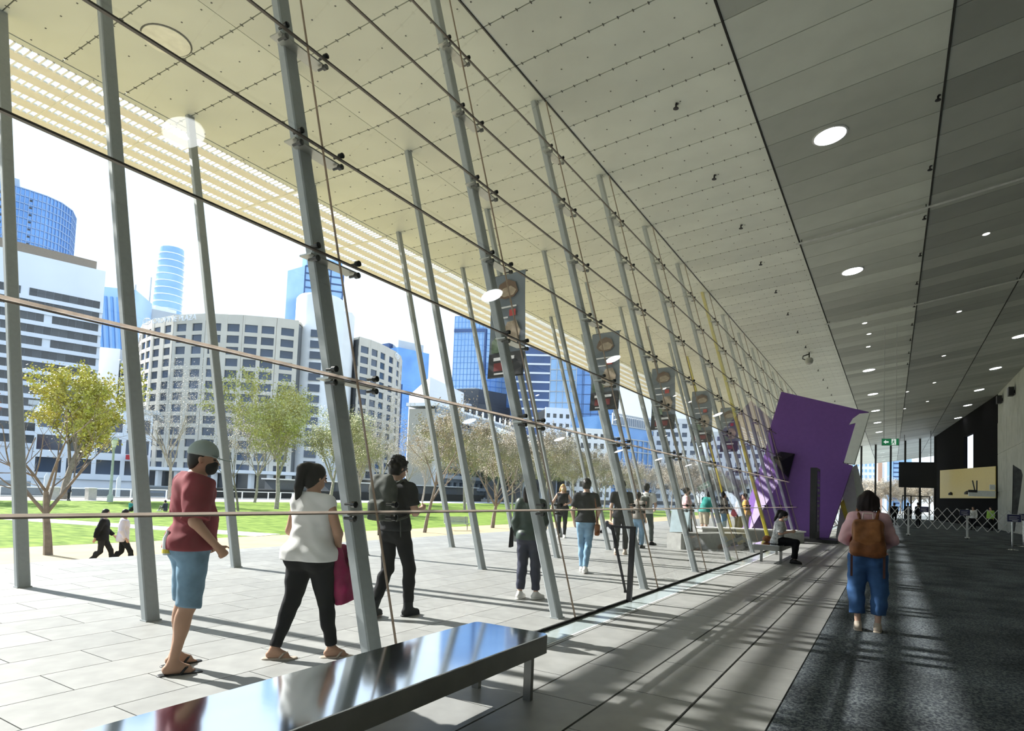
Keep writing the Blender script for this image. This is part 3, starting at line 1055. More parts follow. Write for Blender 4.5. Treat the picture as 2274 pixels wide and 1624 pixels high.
# slender curved tower
b = thing('slender_tower', 'slender curved blue tower standing behind the hotel roof', 'building')
secs = []
t_ = MB()
ring = 14
cxx, cyy = -373.5, 204.5
base = 0
for j in range(9):
    z = 96 + (140 - 96) * j / 8
    rr = 8.6 - 1.6 * (j / 8) ** 1.5
    for k in range(ring):
        a = 2 * math.pi * k / ring
        t_.v.append((cxx - 0.15 * j + rr * math.cos(a) * 1.0, cyy + 0.2 * j + rr * 0.9 * math.sin(a), z))
for j in range(8):
    for k in range(ring):
        a_, c_ = j * ring + k, j * ring + (k + 1) % ring
        t_.f.append((a_, c_, c_ + ring, a_ + ring))
        t_.mi.append(0)
t_.f.append(tuple(8 * ring + k for k in range(ring)))
t_.mi.append(0)
t_.build('body', m_blue2, b, smooth=True)
for j in range(10):
    z = 97 + j * 4.3
    rr = 8.75 - 1.6 * ((z - 96) / 44) ** 1.5
    q = (z - 96) / 5.5
    MB().lathe([(rr, 0), (rr, 0.5)], ring, (cxx - 0.15 * q, cyy + 0.2 * q, z)).build('floor_band', m_bwhite, b)
MB().prism(ccw([(-392, 186), (-362, 190), (-356, 214), (-390, 222)]), ZB, 97).build('podium', m_bgrey, b)
b = thing('grey_building', 'grey office block with roof masts peeking over the left of the hotel', 'building')
MB().prism(ccw([(-284, 136), (-262, 138), (-259, 150), (-280, 158)]), ZB, 71).build('body', m_bgrey, b)
MB().bb(-276, -266, 141, 150, 71, 74).build('roof_plant', m_bwhite, b)
MB().tube([(-279, 139, 71), (-279, 139, 84)], 0.3, 5).build('mast', m_bgrey, b)
MB().tube([(-269, 140, 71), (-269, 140, 86)], 0.3, 5).build('mast', m_bgrey, b)

# hotel: curved main wing, round tower, right wing
b = thing('hotel_building', 'beige curved hotel block with rows of square windows and a roof sign', 'building')
arc = [(-196, 103), (-184, 94), (-176, 90.6), (-168, 89.0), (-158, 89.0), (-148.4, 91.6), (-140.5, 96.5), (-134.4, 101.8), (-131.2, 106.0)]
MB().prism(ccw(arc + [(-150, 130), (-200, 130)]), ZB, 42.6).build('body', m_win_k, b)
w_ = MB()
for (pa_, pb_) in zip(arc[:-1], arc[1:]):
    ln = math.hypot(pa_[0] - pb_[0], pa_[1] - pb_[1])
    grid_facade(b, w_, pa_, pb_, 3.0, 43.3, max(1, int(round(ln / 5.0))), 13, 3.1, 1.95, m_win, 0.45, 1.9, 0.0)
w_.build('wall', m_hotel, b)
rf = MB().prism(ccw([(x * 1.0 - 0.3, y + 0.8) for x, y in arc] + [(-150, 129), (-199, 129)]), 42.6, 43.2)
rf.build('roof', m_hotel, b)
MB().bb(-153, -146, 98, 103, 43.2, 45.6).build('roof_plant', m_bwhite, b)
pd_ = MB()
_P, _u, _n, _L = facade_frame((-160, 84), (-128, 103))
for k in range(9):
    c = _P + _u * (_L * k / 8)
    pd_.box((c.x, c.y, 1.2), (1.1, 1.1, 3.8))
pd_.build('podium_piers', m_bwhite, b)
setp(b.children[-1], None, None, None, 'stuff')
c = _P + _u * (_L / 2) - _n * 3
MB().box((c.x, c.y, 3.6), (_L + 4, 9, 0.8), Matrix(((_u.x, -_n.x, 0), (_u.y, -_n.y, 0), (0, 0, 1)))).build('podium_roof', m_bwhite, b)
# roof sign
sg = link('sign_lettering', text_mesh('CROWNE PLAZA', 2.05, 0.2), m_bwhite, b)
_P, _u, _n, _L = facade_frame((-166.6, 88.3), (-148.4, 91.2))
sg.matrix_parent_inverse = Matrix()
sg.matrix_local = Matrix(((_u.x, 0, _n.x, _P.x + _n.x * 1.7 + _u.x * 1.4), (_u.y, 0, _n.y, _P.y + _n.y * 1.7 + _u.y * 1.4), (0, 1, 0, 41.35), (0, 0, 0, 1)))
em = MB()
for k in range(18):
    a0, a1 = 2 * math.pi * k / 18, 2 * math.pi * (k + 1) / 18
    em.tube([(1.45 * math.cos(a0), 0, 0.85 * math.sin(a0)), (1.45 * math.cos(a1), 0, 0.85 * math.sin(a1))], 0.12, 4)
for k in range(3):
    em.tube([(-0.8, 0, -0.4 + 0.4 * k), (-0.2, 0, -0.2 + 0.4 * k), (0.2, 0, -0.45 + 0.4 * k), (0.8, 0, -0.15 + 0.4 * k)], 0.12, 4)
em_me = em.mesh('sign_emblem', m_bwhite)
c = _P - _u * 0.6 + _n * 1.7
o = link('sign_emblem', em_me, None, b, (c.x, c.y, 42.05), (0, 0, math.atan2(_u.y, _u.x)))

b = thing('hotel_tower', 'pale round stair tower with one column of windows at the middle of the hotel', 'building')
MB().lathe([(6.4, ZB), (6.4, 51.4), (5.8, 52.2)], 28, (-134.4, 115.5, 0)).build('round_shaft', m_tower, b, smooth=True)
MB().prism(ccw([(-132, 112.5), (-128.6, 121.5), (-131, 125.0), (-142, 126), (-143, 115)]), ZB, 49.3).build('side_slab', m_tower, b)
pw_ = MB().box((0, 0, 0), (3.0, 0.4, 1.9)).mesh('window', m_win)
for j in range(14):
    link('window', pw_, None, b, (-129.9, 110.8, 41.0 - 2.9 * j), (0, 0, math.radians(43)))
    link('window', pw_, None, b, (-138.4, 110.4, 37.0 - 2.9 * j), (0, 0, math.radians(-38)))
b = thing('hotel_wing', 'beige curved right wing of the hotel with narrow rounded end', 'building')
arc2 = [(-129.3, 125.3), (-129.0, 129.4), (-129.5, 133.4), (-130.7, 138), (-132.6, 144), (-135.5, 149.5), (-139.8, 155)]
MB().prism(ccw(arc2 + [(-165, 160), (-160, 128)]), ZB, 42.8).build('body', m_win_k, b)
w_ = MB()
for pa_, pb_ in zip(arc2[:-1], arc2[1:]):
    grid_facade(b, w_, pa_, pb_, 3.0, 43.5, 1, 13, 2.9, 1.95, m_win, 0.4, 1.9, 0.0)
w_.build('wall', m_hotel, b)
MB().prism(ccw([(x - 0.2, y) for x, y in arc2] + [(-164, 159), (-160, 128)]), 42.8, 43.4).build('roof', m_hotel, b)
link('sign_emblem', em_me, None, b, (-132.0, 144.5, 42.2), (0, 0, math.radians(108)))

# further towers
b = thing('twin_face_tower', 'blue grey square tower behind the round stair tower', 'building')
MB().prism(ccw([(-246, 190.5), (-232.6, 189.5), (-222, 203), (-238, 206)]), ZB, 102).build('body', m_blue2, b)
MB().prism(ccw([(-236.5, 191), (-232.6, 190.2), (-223, 203), (-232, 204.5)]), 102, 107).build('crown', m_blue2, b)
g_ = MB()
ribbon(g_, (-232.4, 189.6), (-221.8, 203.0), 2, 102, 30, 0.5, 0.4, 3, 0.6)
setp(g_.build('facade_grid', m_navy, b), None, None, None, 'stuff')
b = thing('blue_tower', 'small bright blue tower right of the hotel wing', 'building')
MB().prism(ccw([(-262, 272), (-247, 271), (-241, 292), (-258, 300)]), ZB, 83).build('body', m_blue, b)
MB().prism(ccw([(-256, 274), (-249, 273), (-244, 290), (-254, 296)]), 83, 88).build('crown', m_bgrey, b)
MB().prism(ccw([(-262.5, 271), (-254, 270.5), (-254, 274), (-262.5, 275)]), ZB, 86).build('side_shaft', m_navy, b)
b = thing('balcony_block', 'narrow block of white balconies between the hotel and the white hall', 'building')
MB().prism(ccw([(-196, 200), (-189, 199), (-186, 208), (-196, 212)]), ZB, 47).build('body', m_navy, b)
g_ = MB()
ribbon(g_, (-196, 199.8), (-189, 198.8), 3, 47, 15, 1.2, 1.2)
setp(g_.build('balconies', m_bwhite, b), None, None, None, 'stuff')
b = thing('white_hall', 'blank white gabled hall building behind the third outer post', 'building')
w_ = MB()
w_.add([(-160, 183, ZB), (-146, 178, ZB), (-139, 190, ZB), (-152, 198, ZB), (-160, 183, 37), (-146, 178, 42.5), (-139, 190, 38), (-152, 198, 38)], [(3, 2, 1, 0), (4, 5, 6, 7), (0, 1, 5, 4), (1, 2, 6, 5), (2, 3, 7, 6), (3, 0, 4, 7)])
w_.build('body', m_bwhite, b)
MB().box((-146, 177.6, 16), (0.5, 0.5, 32)).build('downpipe', m_bgrey, b)
b = thing('charcoal_building', 'dark charcoal block with a pale rooftop canopy', 'building')
MB().prism(ccw([(-156, 200), (-142, 204), (-138, 219), (-154, 221)]), ZB, 42).build('body', m_charc, b)
MB().prism(ccw([(-142, 204.2), (-138.5, 206), (-136, 219), (-140, 219)]), ZB, 36).build('lower_part', m_charc, b)
MB().lathe([(4.2, 0), (4.2, 0.7)], 18, (-148.5, 202, 35)).build('round_canopy', m_bwhite, b)
MB().bb(-154, -145, 206, 214, 42, 43).build('roof_plant', m_bgrey, b)
b = thing('blue_curtain_tower', 'big light blue glass tower with a dark vertical seam', 'building')
MB().prism(ccw([(-166, 218), (-152.2, 222.8), (-132, 246), (-150, 255), (-172, 240)]), ZB, 78).build('body', m_blue2, b)
g_ = MB()
ribbon(g_, (-166, 218), (-152.2, 222.8), 0, 78, 30, 0.18, 0.25, 9, 0.25)
ribbon(g_, (-152.2, 222.8), (-132, 246), 0, 78, 30, 0.18, 0.25, 12, 0.25)
setp(g_.build('facade_grid', m_blue, b), None, None, None, 'stuff')
MB().box((-152.2, 222.4, 36), (0.9, 0.9, 72)).build('dark_seam', m_navy, b)
MB().box((-159.2, 220.1, 71.5), (14.4, 0.8, 1.4), Matrix.Rotation(math.atan2(4.8, 13.8), 3, 'Z')).build('dark_band', m_navy, b)
b = thing('wharf_building', 'long low white wharf building with balconies and roof finials', 'building')
P, Q = (-94, 117), (-106, 178)
MB().prism(ccw(back_pts(P, Q, 7)), ZB, 20.6).build('body', mat('wharf_end_beige', (0.50, 0.46, 0.38), 0.7), b)
w_ = MB()
grid_facade(b, w_, P, Q, 0, 21.4, 18, 6, 2.7, 2.3, m_win, 0.7, 1.2, 0.3)
w_.build('wall', mat('wharf_grey', (0.36, 0.40, 0.44), 0.7, var=0.08, scale=0.3), b)
bl2 = MB()
ribbon(bl2, P, Q, 1.5, 19.0, 6, 0.9, 1.3)
setp(bl2.build('balcony_rails', m_slab_b, b), None, None, None, 'stuff')
_P, _u, _n, _L = facade_frame(P, Q)
MB().prism(ccw(back_pts((P[0] + 0.6, P[1] - 0.6), (Q[0] + 0.6, Q[1] + 0.6), 8)), 21.2, 22.0).build('roof', m_bwhite, b)
fin = MB().lathe([(0.3, 0), (0.3, 1.3), (0.05, 1.7)], 6).mesh('finial', m_bwhite)
for k in range(14):
    c = _P + _u * (_L * (k + 0.5) / 14) + _n * 0.3
    link('finial', fin, None, b, (c.x, c.y, 22.0))
b = thing('glass_office', 'glass office tower with white horizontal floor bands behind the first banner', 'building')
P, Q = (-126, 206), (-114, 212)
MB().prism(ccw(back_pts(P, Q, 18)), ZB, 62).build('body', m_navy, b)
g_ = MB()
ribbon(g_, P, Q, 2, 62, 17, 0.7, 0.5)
setp(g_.build('floor_bands', m_bwhite, b), None, None, None, 'stuff')
P, Q = (-113.8, 212), (-104, 215)
MB().prism(ccw(back_pts(P, Q, 18)), ZB, 58).build('glass_side', m_blue2, b)
g_ = MB()
ribbon(g_, P, Q, 2, 58, 13, 0.35, 0.4, 4, 0.25)
setp(g_.build('side_grid', m_bgrey, b), None, None, None, 'stuff')
b = thing('blue_office', 'deep blue glass office block next to the banded tower', 'building')
P, Q = (-112, 232), (-98, 238)
MB().prism(ccw(back_pts(P, Q, 15)), ZB, 59).build('body', m_blue, b)
g_ = MB()
ribbon(g_, P, Q, 2, 59, 14, 0.25, 0.3, 5, 0.2)
setp(g_.build('facade_grid', m_navy, b), None, None, None, 'stuff')
b = thing('apartment_building', 'stepped white apartment tower with balcony slabs', 'building')
P, Q = (-123, 264), (-110, 273)
MB().prism(ccw(back_pts(P, Q, 14)), ZB, 50).build('body', m_navy, b)
g_ = MB()
ribbon(g_, P, Q, 2, 50, 16, 1.3, 0.9, 4, 0.5)
g_.build('balcony_slabs', m_bwhite, b)
setp(b.children[-1], None, None, None, 'stuff')
b = thing('white_apartments', 'white building with paired square windows behind the middle row', 'building')
P, Q = (-90.5, 166), (-84.5, 171.5)
MB().prism(ccw(back_pts(P, Q, 10)), ZB, 27).build('body', m_win_k, b)
w_ = MB()
grid_facade(b, w_, P, Q, 0, 27.5, 4, 9, 1.1, 1.3, m_win_k, 0.3, 1.0, 0.2)
w_.build('wall', m_office, b)
b = thing('white_shed', 'long shed with a sloping white roof near the river', 'building')
w_ = MB()
w_.add([(-76, 128, 12.5), (-86, 170, 12.5), (-96, 168, 17), (-84, 126, 17)], [(0, 1, 2, 3), (3, 2, 1, 0)])
w_ = MB().extrude([(-75, 128, 11.6), (-85, 170, 11.6), (-96, 168, 17), (-84, 126, 17)], (0, 0, 0.6))
w_.build('roof', m_bwhite, b)
MB().prism(ccw([(-78, 129), (-87, 168), (-96, 166), (-85, 127)]), ZB, 11.8).build('body', m_charc, b)
for k in range(6):
    MB().bb(-76.3 - 1.7 * k, -75.7 - 1.7 * k, 130 + 7.2 * k, 130.7 + 7.2 * k, ZB, 11.6).build('post', m_bgrey, b)
b = thing('frame_building', 'white framed building with many small windows behind the second banner', 'building')
P, Q = (-76, 152), (-66, 160)
MB().prism(ccw(back_pts(P, Q, 10)), ZB, 19).build('body', m_win_k, b)
w_ = MB()
grid_facade(b, w_, P, Q, 0, 19.5, 7, 7, 1.0, 1.5, m_win_k, 0.3, 0.8, 0.2)
w_.build('wall', m_bwhite, b)
b = thing('blue_pavilion', 'blue glass building with a slatted top storey right of the second banner', 'building')
P, Q = (-76, 184), (-70, 206)
MB().prism(ccw(back_pts(P, Q, 16)), ZB, 27).build('body', m_blue, b)
g_ = MB()
ribbon(g_, P, Q, 24, 27.5, 1, 0.4, 0.5, 22, 0.3)
ribbon(g_, P, Q, 0, 20, 5, 0.3, 0.4, 8, 0.2)
setp(g_.build('facade_grid', m_bgrey, b), None, None, None, 'stuff')
b = thing('white_building', 'bright white apartment block behind the third banner', 'building')
P, Q = (-76, 217), (-60, 225)
MB().prism(ccw(back_pts(P, Q, 14)), ZB, 30).build('body', m_win, b)
w_ = MB()
grid_facade(b, w_, P, Q, 0, 30, 6, 9, 1.8, 1.6, m_win, 0.4, 1.0, 0.2)
w_.build('wall', m_bwhite, b)
b = thing('white_building', 'white city block with small windows behind the purple portal', 'building')
P, Q = (-58, 230), (-30, 236)
MB().prism(ccw(back_pts(P, Q, 14)), ZB, 26).build('body', m_win, b)
w_ = MB()
grid_facade(b, w_, P, Q, 0, 26, 9, 8, 1.8, 1.6, m_win, 0.4, 1.0, 0.2)
w_.build('wall', m_bwhite, b)
# seen through the end glazing
b = thing('white_building', 'white apartment tower with square windows seen through the end glazing', 'building')
P, Q = (-14, 240), (-4.4, 241)
MB().prism(ccw(back_pts(P, Q, 10)), ZB, 16.2).build('body', m_blue2, b)
w_ = MB()
grid_facade(b, w_, P, Q, 0, 16.6, 8, 8, 0.8, 1.0, m_blue2, 0.3, 0.6, 0.2)
w_.build('wall', m_bwhite, b)
b = thing('terracotta_building', 'terracotta and white tower seen through the end glazing', 'building')
MB().prism(ccw([(-4.2, 260), (-2.9, 260), (-2.9, 268), (-4.2, 268)]), ZB, 20).build('body', m_orange, b)
MB().prism(ccw([(-2.9, 260.3), (-2.2, 260.3), (-2.2, 268), (-2.9, 268)]), ZB, 20.5).build('white_shaft', m_bwhite, b)
b = thing('blue_tower', 'blue striped tower seen through the end glazing above the black screen', 'building')
P, Q = (-1.5, 280), (6.5, 280)
MB().prism(ccw(back_pts(P, Q, 10)), ZB, 24).build('body', m_blue2, b)
g_ = MB()
ribbon(g_, (0.6, 280), (2.6, 280), 1, 23, 13, 0.5, 0.4)
setp(g_.build('floor_bands', m_navy, b), None, None, None, 'stuff')
# ------------------------------------------------------------------ things inside the hall and on the forecourt
m_purple = mat('purple_paint', (0.165, 0.068, 0.315), 0.5, var=0.05)
m_white_num = mat('numeral_white', (0.74, 0.77, 0.74), 0.6, var=0.03)
m_greyslab = mat('grey_portal_paint', (0.68, 0.70, 0.68), 0.6, var=0.05)
m_blacks = mat('black_gloss', (0.010, 0.011, 0.013), 0.18, spec=0.6)
m_bench_shaded = mat('shaded_steel_edge', (0.20, 0.20, 0.185), 0.35, metal=0.8, var=0.15, scale=3)  # bench steel with the shade on apron and legs put into its colour
m_navyboard = mat('navy_board', (0.03, 0.03, 0.10), 0.4)
m_print = mat('white_print', (0.75, 0.76, 0.80), 0.6)
m_green = mat('exit_green', (0.02, 0.26, 0.10), 0.5, emit=0.25)
m_exitw = mat('exit_white', (0.80, 0.88, 0.84), 0.5, emit=0.5)
m_lamp = mat('lamp_diffuser', (0.95, 0.98, 1.0), 0.4, emit=6.0, var=0.0)
m_spot = mat('spot_diffuser', (1.0, 0.97, 0.90), 0.4, emit=6.0, var=0.0)
m_trim = mat('lamp_trim', (0.55, 0.56, 0.55), 0.4)
m_block = mat('grey_granite', (0.28, 0.28, 0.265), 0.75, var=0.2, scale=5, detail=8)

# steel benches
bench = thing('steel_bench', 'long polished stainless bench in the foreground', 'bench', (-2.495, 2.62, 0))
bt = MB()
prof = [(-0.33, -1.55), (0.33, -1.55), (0.33, 1.55), (-0.33, 1.55)]
rr = 0.045
top = []
for (cx_, cy_, a0) in ((0.33 - rr, 1.55 - rr, 0), (-0.33 + rr, 1.55 - rr, 90), (-0.33 + rr, -1.55 + rr, 180), (0.33 - rr, -1.55 + rr, 270)):
    for q in range(5):
        a = math.radians(a0 + 22.5 * q)
        top.append((cx_ + rr * math.cos(a), cy_ + rr * math.sin(a)))
n_ = len(top)
inset = [(x * 0.985, y * 0.997) for x, y in top]
bt.prism(inset, 0.438, 0.45)
bt.build('seat_top', mat('polished_steel', (0.82, 0.86, 0.91), 0.09, metal=1.0, var=0.04, scale=2.5, bump=0.012), bench)
MB().prism(top, 0.315, 0.441).build('apron', m_bench_shaded, bench)
for sx in (-0.185, 0.265):
    for sy in (-1.05, 1.37):
        MB().prism([(sx - 0.03, sy - 0.02), (sx + 0.03, sy - 0.02), (sx + 0.03, sy + 0.02), (sx - 0.03, sy + 0.02)], 0, 0.32).build('leg', m_bench_shaded, bench)
b2 = copy_tree(bench, None, (-2.57, 17.62, 0))
setp(b2, 'steel bench further along the glass wall with a woman sitting on it', 'bench')

# black triangular frame stand against the glass
st = thing('frame_stand', 'black triangular metal frame standing against the glass', 'stand', (-3.15, 8.49, 0))
MB().hexa([(-0.045, -0.03, 0), (0.02, -0.03, 0), (0.02, 0.03, 0), (-0.045, 0.03, 0)], [(-0.02, -0.03, 1.06), (0.05, -0.03, 1.06), (0.05, 0.03, 1.06), (-0.02, 0.03, 1.06)]).build('upright', m_dark, st)
MB().bb(-0.31, 0.05, -0.02, 0.02, 1.03, 1.065).build('top_bar', m_dark, st)
MB().hexa([(-0.085, -0.012, 0.14), (-0.055, -0.012, 0.14), (-0.055, 0.012, 0.14), (-0.085, 0.012, 0.14)], [(-0.325, -0.012, 1.05), (-0.285, -0.012, 1.05), (-0.285, 0.012, 1.05), (-0.325, 0.012, 1.05)]).build('sloping_bar', m_dark, st)
MB().bb(-0.09, 0.0, -0.012, 0.012, 0.12, 0.15).build('foot_tie', m_dark, st)

# digital totem
tt = thing('display_totem', 'tall slim black display totem in front of the purple portal', 'totem', (-2.55, 27.0, 0))
MB().bb(-0.12, 0.10, -0.6, 0.8, 0.12, 2.86).build('housing', m_dark, tt)
MB().bb(0.10, 0.115, -0.5, 0.7, 0.4, 2.75).build('screen', m_blacks, tt)
MB().bb(-0.45, 0.85, -0.7, 0.9, 0.0, 0.13).build('base', m_dark, tt)
nt = MB()
rq = random.Random(9)
for k in range(10):
    z = 0.55 + 0.2 * k
    nt.bb(0.113, 0.12, -0.4 + rq.uniform(0, 0.2), 0.5 + rq.uniform(-0.3, 0.1), z, z + rq.uniform(0.05, 0.13))
setp(nt.build('poster_print', mat('poster_grey', (0.30, 0.32, 0.33), 0.6), tt), None, None, None, 'stuff')

# purple portal through the glass wall with its numeral
po = thing('entrance_portal', 'purple angular entrance portal with a white figure one on its edge', 'portal', (-2.5, 30.0, 0))


def pq(pts, y0, y1, name, m, parent=po):
    o_ = MB().extrude([(x + 2.5, y0, z) for x, z in pts], (0, y1 - y0, 0)).build(name, m, parent)
    return o_


pq([(-4.27, 6.46), (-4.72, 4.80), (-3.44, 0.02), (-2.30, 0.02), (-1.42, 3.16), (-1.78, 3.26), (-0.84, 5.43)], 0.0, 0.5, 'front_face', m_purple)
MB().extrude([(-3.47 + 2.5, -0.05, 0.02), (-3.40 + 2.5, -0.05, 0.02), (-4.68 + 2.5, -0.05, 4.82), (-4.75 + 2.5, -0.05, 4.82)], (0, 0.1, 0)).build('black_slot', m_dark, po)
# faceted outer part beyond the glass
of = MB()
of.add([(-4.75 + 2.5, 0.02, 4.8), (-5.02 + 2.5, 0.5, 3.4), (-4.2 + 2.5, -0.5, 2.4), (-3.5 + 2.5, 0.02, 0.02), (-5.4 + 2.5, -0.9, 0.02), (-6.1 + 2.5, 0.4, 0.02), (-5.0 + 2.5, 1.6, 4.4), (-3.5 + 2.5, 1.6, 0.02)],
       [(0, 1, 2), (1, 4, 2), (2, 4, 3), (1, 5, 4), (0, 2, 3), (0, 6, 5, 1), (0, 3, 7, 6), (5, 6, 7), (3, 4, 5, 7)])
of.build('outer_facets', m_purple, po)
pq([(-1.55, 4.9), (-1.42, 5.15), (-1.17, 5.35), (-0.80, 5.38), (-1.35, 3.21), (-1.74, 3.27), (-1.31, 4.97)], -0.12, 0.45, 'numeral_one', m_white_num)
kn = MB()
kn.add([(-4.72 + 2.5, -0.10, 4.02), (-4.26 + 2.5, -0.10, 4.22), (-3.66 + 2.5, -0.10, 4.12), (-3.95 + 2.5, -0.10, 2.86), (-4.25 + 2.5, -0.10, 3.15), (-4.15 + 2.5, -0.75, 3.75)][:6],
       [(0, 5, 1), (1, 5, 2), (2, 5, 3), (3, 5, 4), (4, 5, 0), (0, 1, 2, 3, 4)])
k_o = kn.build('black_facet', m_dark, po)
k_o.location = (0.0, 0, -0.48)
pq([(-1.56, 3.12), (-1.33, 3.3), (-0.55, 0.02), (-1.02, 0.02)], 1.6, 2.1, 'grey_leg', m_white_num)
pq([(-1.62, 3.0), (-1.45, 3.0), (-1.1, 0.02), (-2.1, 0.02), (-1.95, 1.2)], 1.2, 1.6, 'grey_panel', m_greyslab)
pq([(-1.95, 1.55), (-1.80, 1.70), (-1.55, 0.75), (-1.66, 0.55)], 1.12, 1.2, 'yellow_stripe', m_yellow)

# downlights
lamp_d = MB().lathe([(0.31, -0.012), (0.31, 0.03)], 28).mesh('diffuser', m_lamp)
lamp_r = MB().lathe([(0.335, -0.006), (0.355, 0.0), (0.355, 0.04)], 28).mesh('trim_ring', m_trim, True)
spot_d = MB().lathe([(0.09, 0.0), (0.09, 0.03)], 14).mesh('diffuser', m_spot)
spot_r = MB().lathe([(0.12, 0.004), (0.12, 0.03)], 14).mesh('trim_ring', m_trim)


def downlight(x, y, lab, big=True, grp=None):
    z = ceil_z(x)
    i = 0
    while i < len(CEIL) - 2 and CEIL[i + 1][0] < x:
        i += 1
    sl = (CEIL[i + 1][1] - CEIL[i][1]) / (CEIL[i + 1][0] - CEIL[i][0])
    t = thing('ceiling_light' if big else 'spot_light', lab, 'light', (x, y, z - 0.012), 0, grp)
    t.rotation_euler = (0, -math.atan(sl), 0)
    link('diffuser', lamp_d if big else spot_d, None, t)
    link('trim_ring', lamp_r if big else spot_r, None, t)


ys = [-3.6, 5.4, 14.44, 23.45, 41.4, 50.5, 59.5, 68.1, 76.9]
names = [None, None, 'nearest and largest round ceiling light', 'second round ceiling light from the camera', 'third round ceiling light in the left row', 'fourth round ceiling light in the left row', 'fifth round ceiling light in the left row', 'sixth round ceiling light in the left row', 'farthest round ceiling light in the left row']
for y, nm in zip(ys, names):
    downlight(-1.17, y, nm or 'round ceiling light of the left row close above the camera', True, 'round ceiling lights')
for y, nm in zip([22.5, 31.3, 40.3, 49.0, 57.6, 65.9, 74.9], ['round ceiling light of the right row beyond the frame', 'round ceiling light of the right row beyond the frame', 'round ceiling light at the right edge of the ceiling', 'second round ceiling light from the right edge', 'third round ceiling light from the right edge', 'fourth round ceiling light from the right edge', 'fifth round ceiling light near the black recess']):
    downlight(5.57, y, nm, True, 'round ceiling lights')
for x, y in ((2.43, 23.3), (2.43, 32.2), (2.43, 41.4), (2.43, 50.2), (0.92, 52), (2.4, 59), (-0.93, 32.7), (-1.03, 35.3), (-1.04, 30.6), (0.9, 61)):
    downlight(x, y, 'small halogen spot set in the ceiling', False, 'small ceiling spots')
# unlit frosted disc in the soffit
dz = thing('soffit_disc', 'round cream access disc in the soffit at the upper left', 'light', (-10.31, 5.335, ceil_z(-10.31) - 0.01))
MB().lathe([(0.36, -0.005), (0.36, 0.03)], 30).build('cover', mat('cream_cover', (0.78, 0.78, 0.66), 0.5), dz)
MB().lathe([(0.385, 0.008), (0.385, 0.03)], 30).build('rim', m_seam, dz)

# sprinklers
sp_me = MB().lathe([(0.012, -0.10), (0.055, -0.095), (0.05, -0.08), (0.018, -0.06), (0.018, 0.0), (0.05, 0.0), (0.05, 0.01)], 10).mesh('sprinkler', m_dark, True)
for k in range(16):
    o = link('sprinkler', sp_me, None, None, (-3.605, 11.44 + 3.05 * k, ceil_z(-3.605)))
    setp(o, ('%s small black sprinkler from the camera in the left ceiling row' % ORD[k]) if k < 6 else 'distant black sprinkler in the left ceiling row', 'sprinkler', 'left row of sprinklers')
for k in range(10):
    o = link('sprinkler', sp_me, None, None, (0.74, 14.4 + 3.0 * k, ceil_z(0.74)))
    setp(o, ('%s small black sprinkler from the camera beside the right ceiling joint' % ORD[k]) if k < 5 else 'distant black sprinkler beside the right ceiling joint', 'sprinkler', 'right row of sprinklers')

# suspended pipes
for y, z, lab in ((19.6, 9.13, 'thin white suspended pipe across the ceiling nearest the camera'), (29.1, 9.13, 'thin white suspended pipe across the ceiling further back')):
    t = thing('ceiling_pipe', lab, 'pipe', (-2.45, y, z))
    ptop = []
    xs_ = np.linspace(0, 9.4, 12)
    MB().tube([(x, 0, ceil_z(-2.45 + x) - z - 0.10) for x in xs_], 0.03, 8).build('pipe', m_trim, t, smooth=True)
    for x in (0.15, 3.2, 6.4):
        zc = ceil_z(-2.45 + x) - z
        MB().tube([(x, 0, zc - 0.10), (x, 0, zc + 0.01)], 0.012, 6).build('hanger', m_dark, t)

# hanging security camera
cc = thing('security_camera', 'black and white security camera hanging from the ceiling by the glass', 'camera', (-3.6, 34.3, ceil_z(-3.6)))
MB().tube([(0, 0, 0.01), (0, 0, -0.28)], 0.03, 8).build('stem', m_dark, cc)
MB().lathe([(0.05, -0.62), (0.16, -0.56), (0.20, -0.40), (0.14, -0.28), (0.05, -0.26)], 16).build('dome', mat('camera_shell', (0.45, 0.45, 0.42), 0.4), cc, smooth=True)
MB().tube([(-0.18, 0, -0.36), (-0.30, 0, -0.30), (-0.28, 0, -0.16), (0, 0, -0.08)], 0.03, 6).build('bracket', m_dark, cc)

# exit sign
ex = thing('exit_sign', 'green hanging exit sign with a white arrow and a running figure', 'sign', (-0.06, 32.0, 4.17))
MB().bb(-0.33, 0.33, -0.03, 0.03, 0, 0.31).build('case', mat('sign_case', (0.70, 0.75, 0.72), 0.4), ex)
MB().bb(-0.315, 0.315, -0.04, -0.03, 0.015, 0.295).build('green_panel', m_green, ex)
ar = [(-0.26, 0.155), (-0.16, 0.24), (-0.16, 0.19), (-0.06, 0.19), (-0.06, 0.12), (-0.16, 0.12), (-0.16, 0.07)]
MB().extrude([(x, -0.046, z) for x, z in ar], (0, 0.008, 0)).build('arrow', m_exitw, ex)
MB().bb(0.05, 0.22, -0.046, -0.038, 0.025, 0.285).build('doorway', m_exitw, ex)
fg = MB()
fg.tube([(0.135, -0.048, 0.245), (0.136, -0.050, 0.245)], 0.024, 8)
for a_, c_, r_ in (((0.13, 0.21), (0.12, 0.14), 0.022), ((0.12, 0.14), (0.08, 0.10), 0.015), ((0.08, 0.10), (0.05, 0.05), 0.013), ((0.12, 0.14), (0.16, 0.10), 0.015), ((0.16, 0.10), (0.17, 0.04), 0.013), ((0.13, 0.20), (0.18, 0.18), 0.011), ((0.13, 0.20), (0.085, 0.165), 0.011)):
    fg.tube([(a_[0], -0.049, a_[1]), (c_[0], -0.049, c_[1])], r_, 6)
fg.build('running_figure', m_green, ex)
for x in (-0.24, 0.22):
    MB().tube([(x, 0, 0.31), (x, 0, ceil_z(-0.06 + x) - 4.17)], 0.012, 5).build('wire', m_trim, ex)

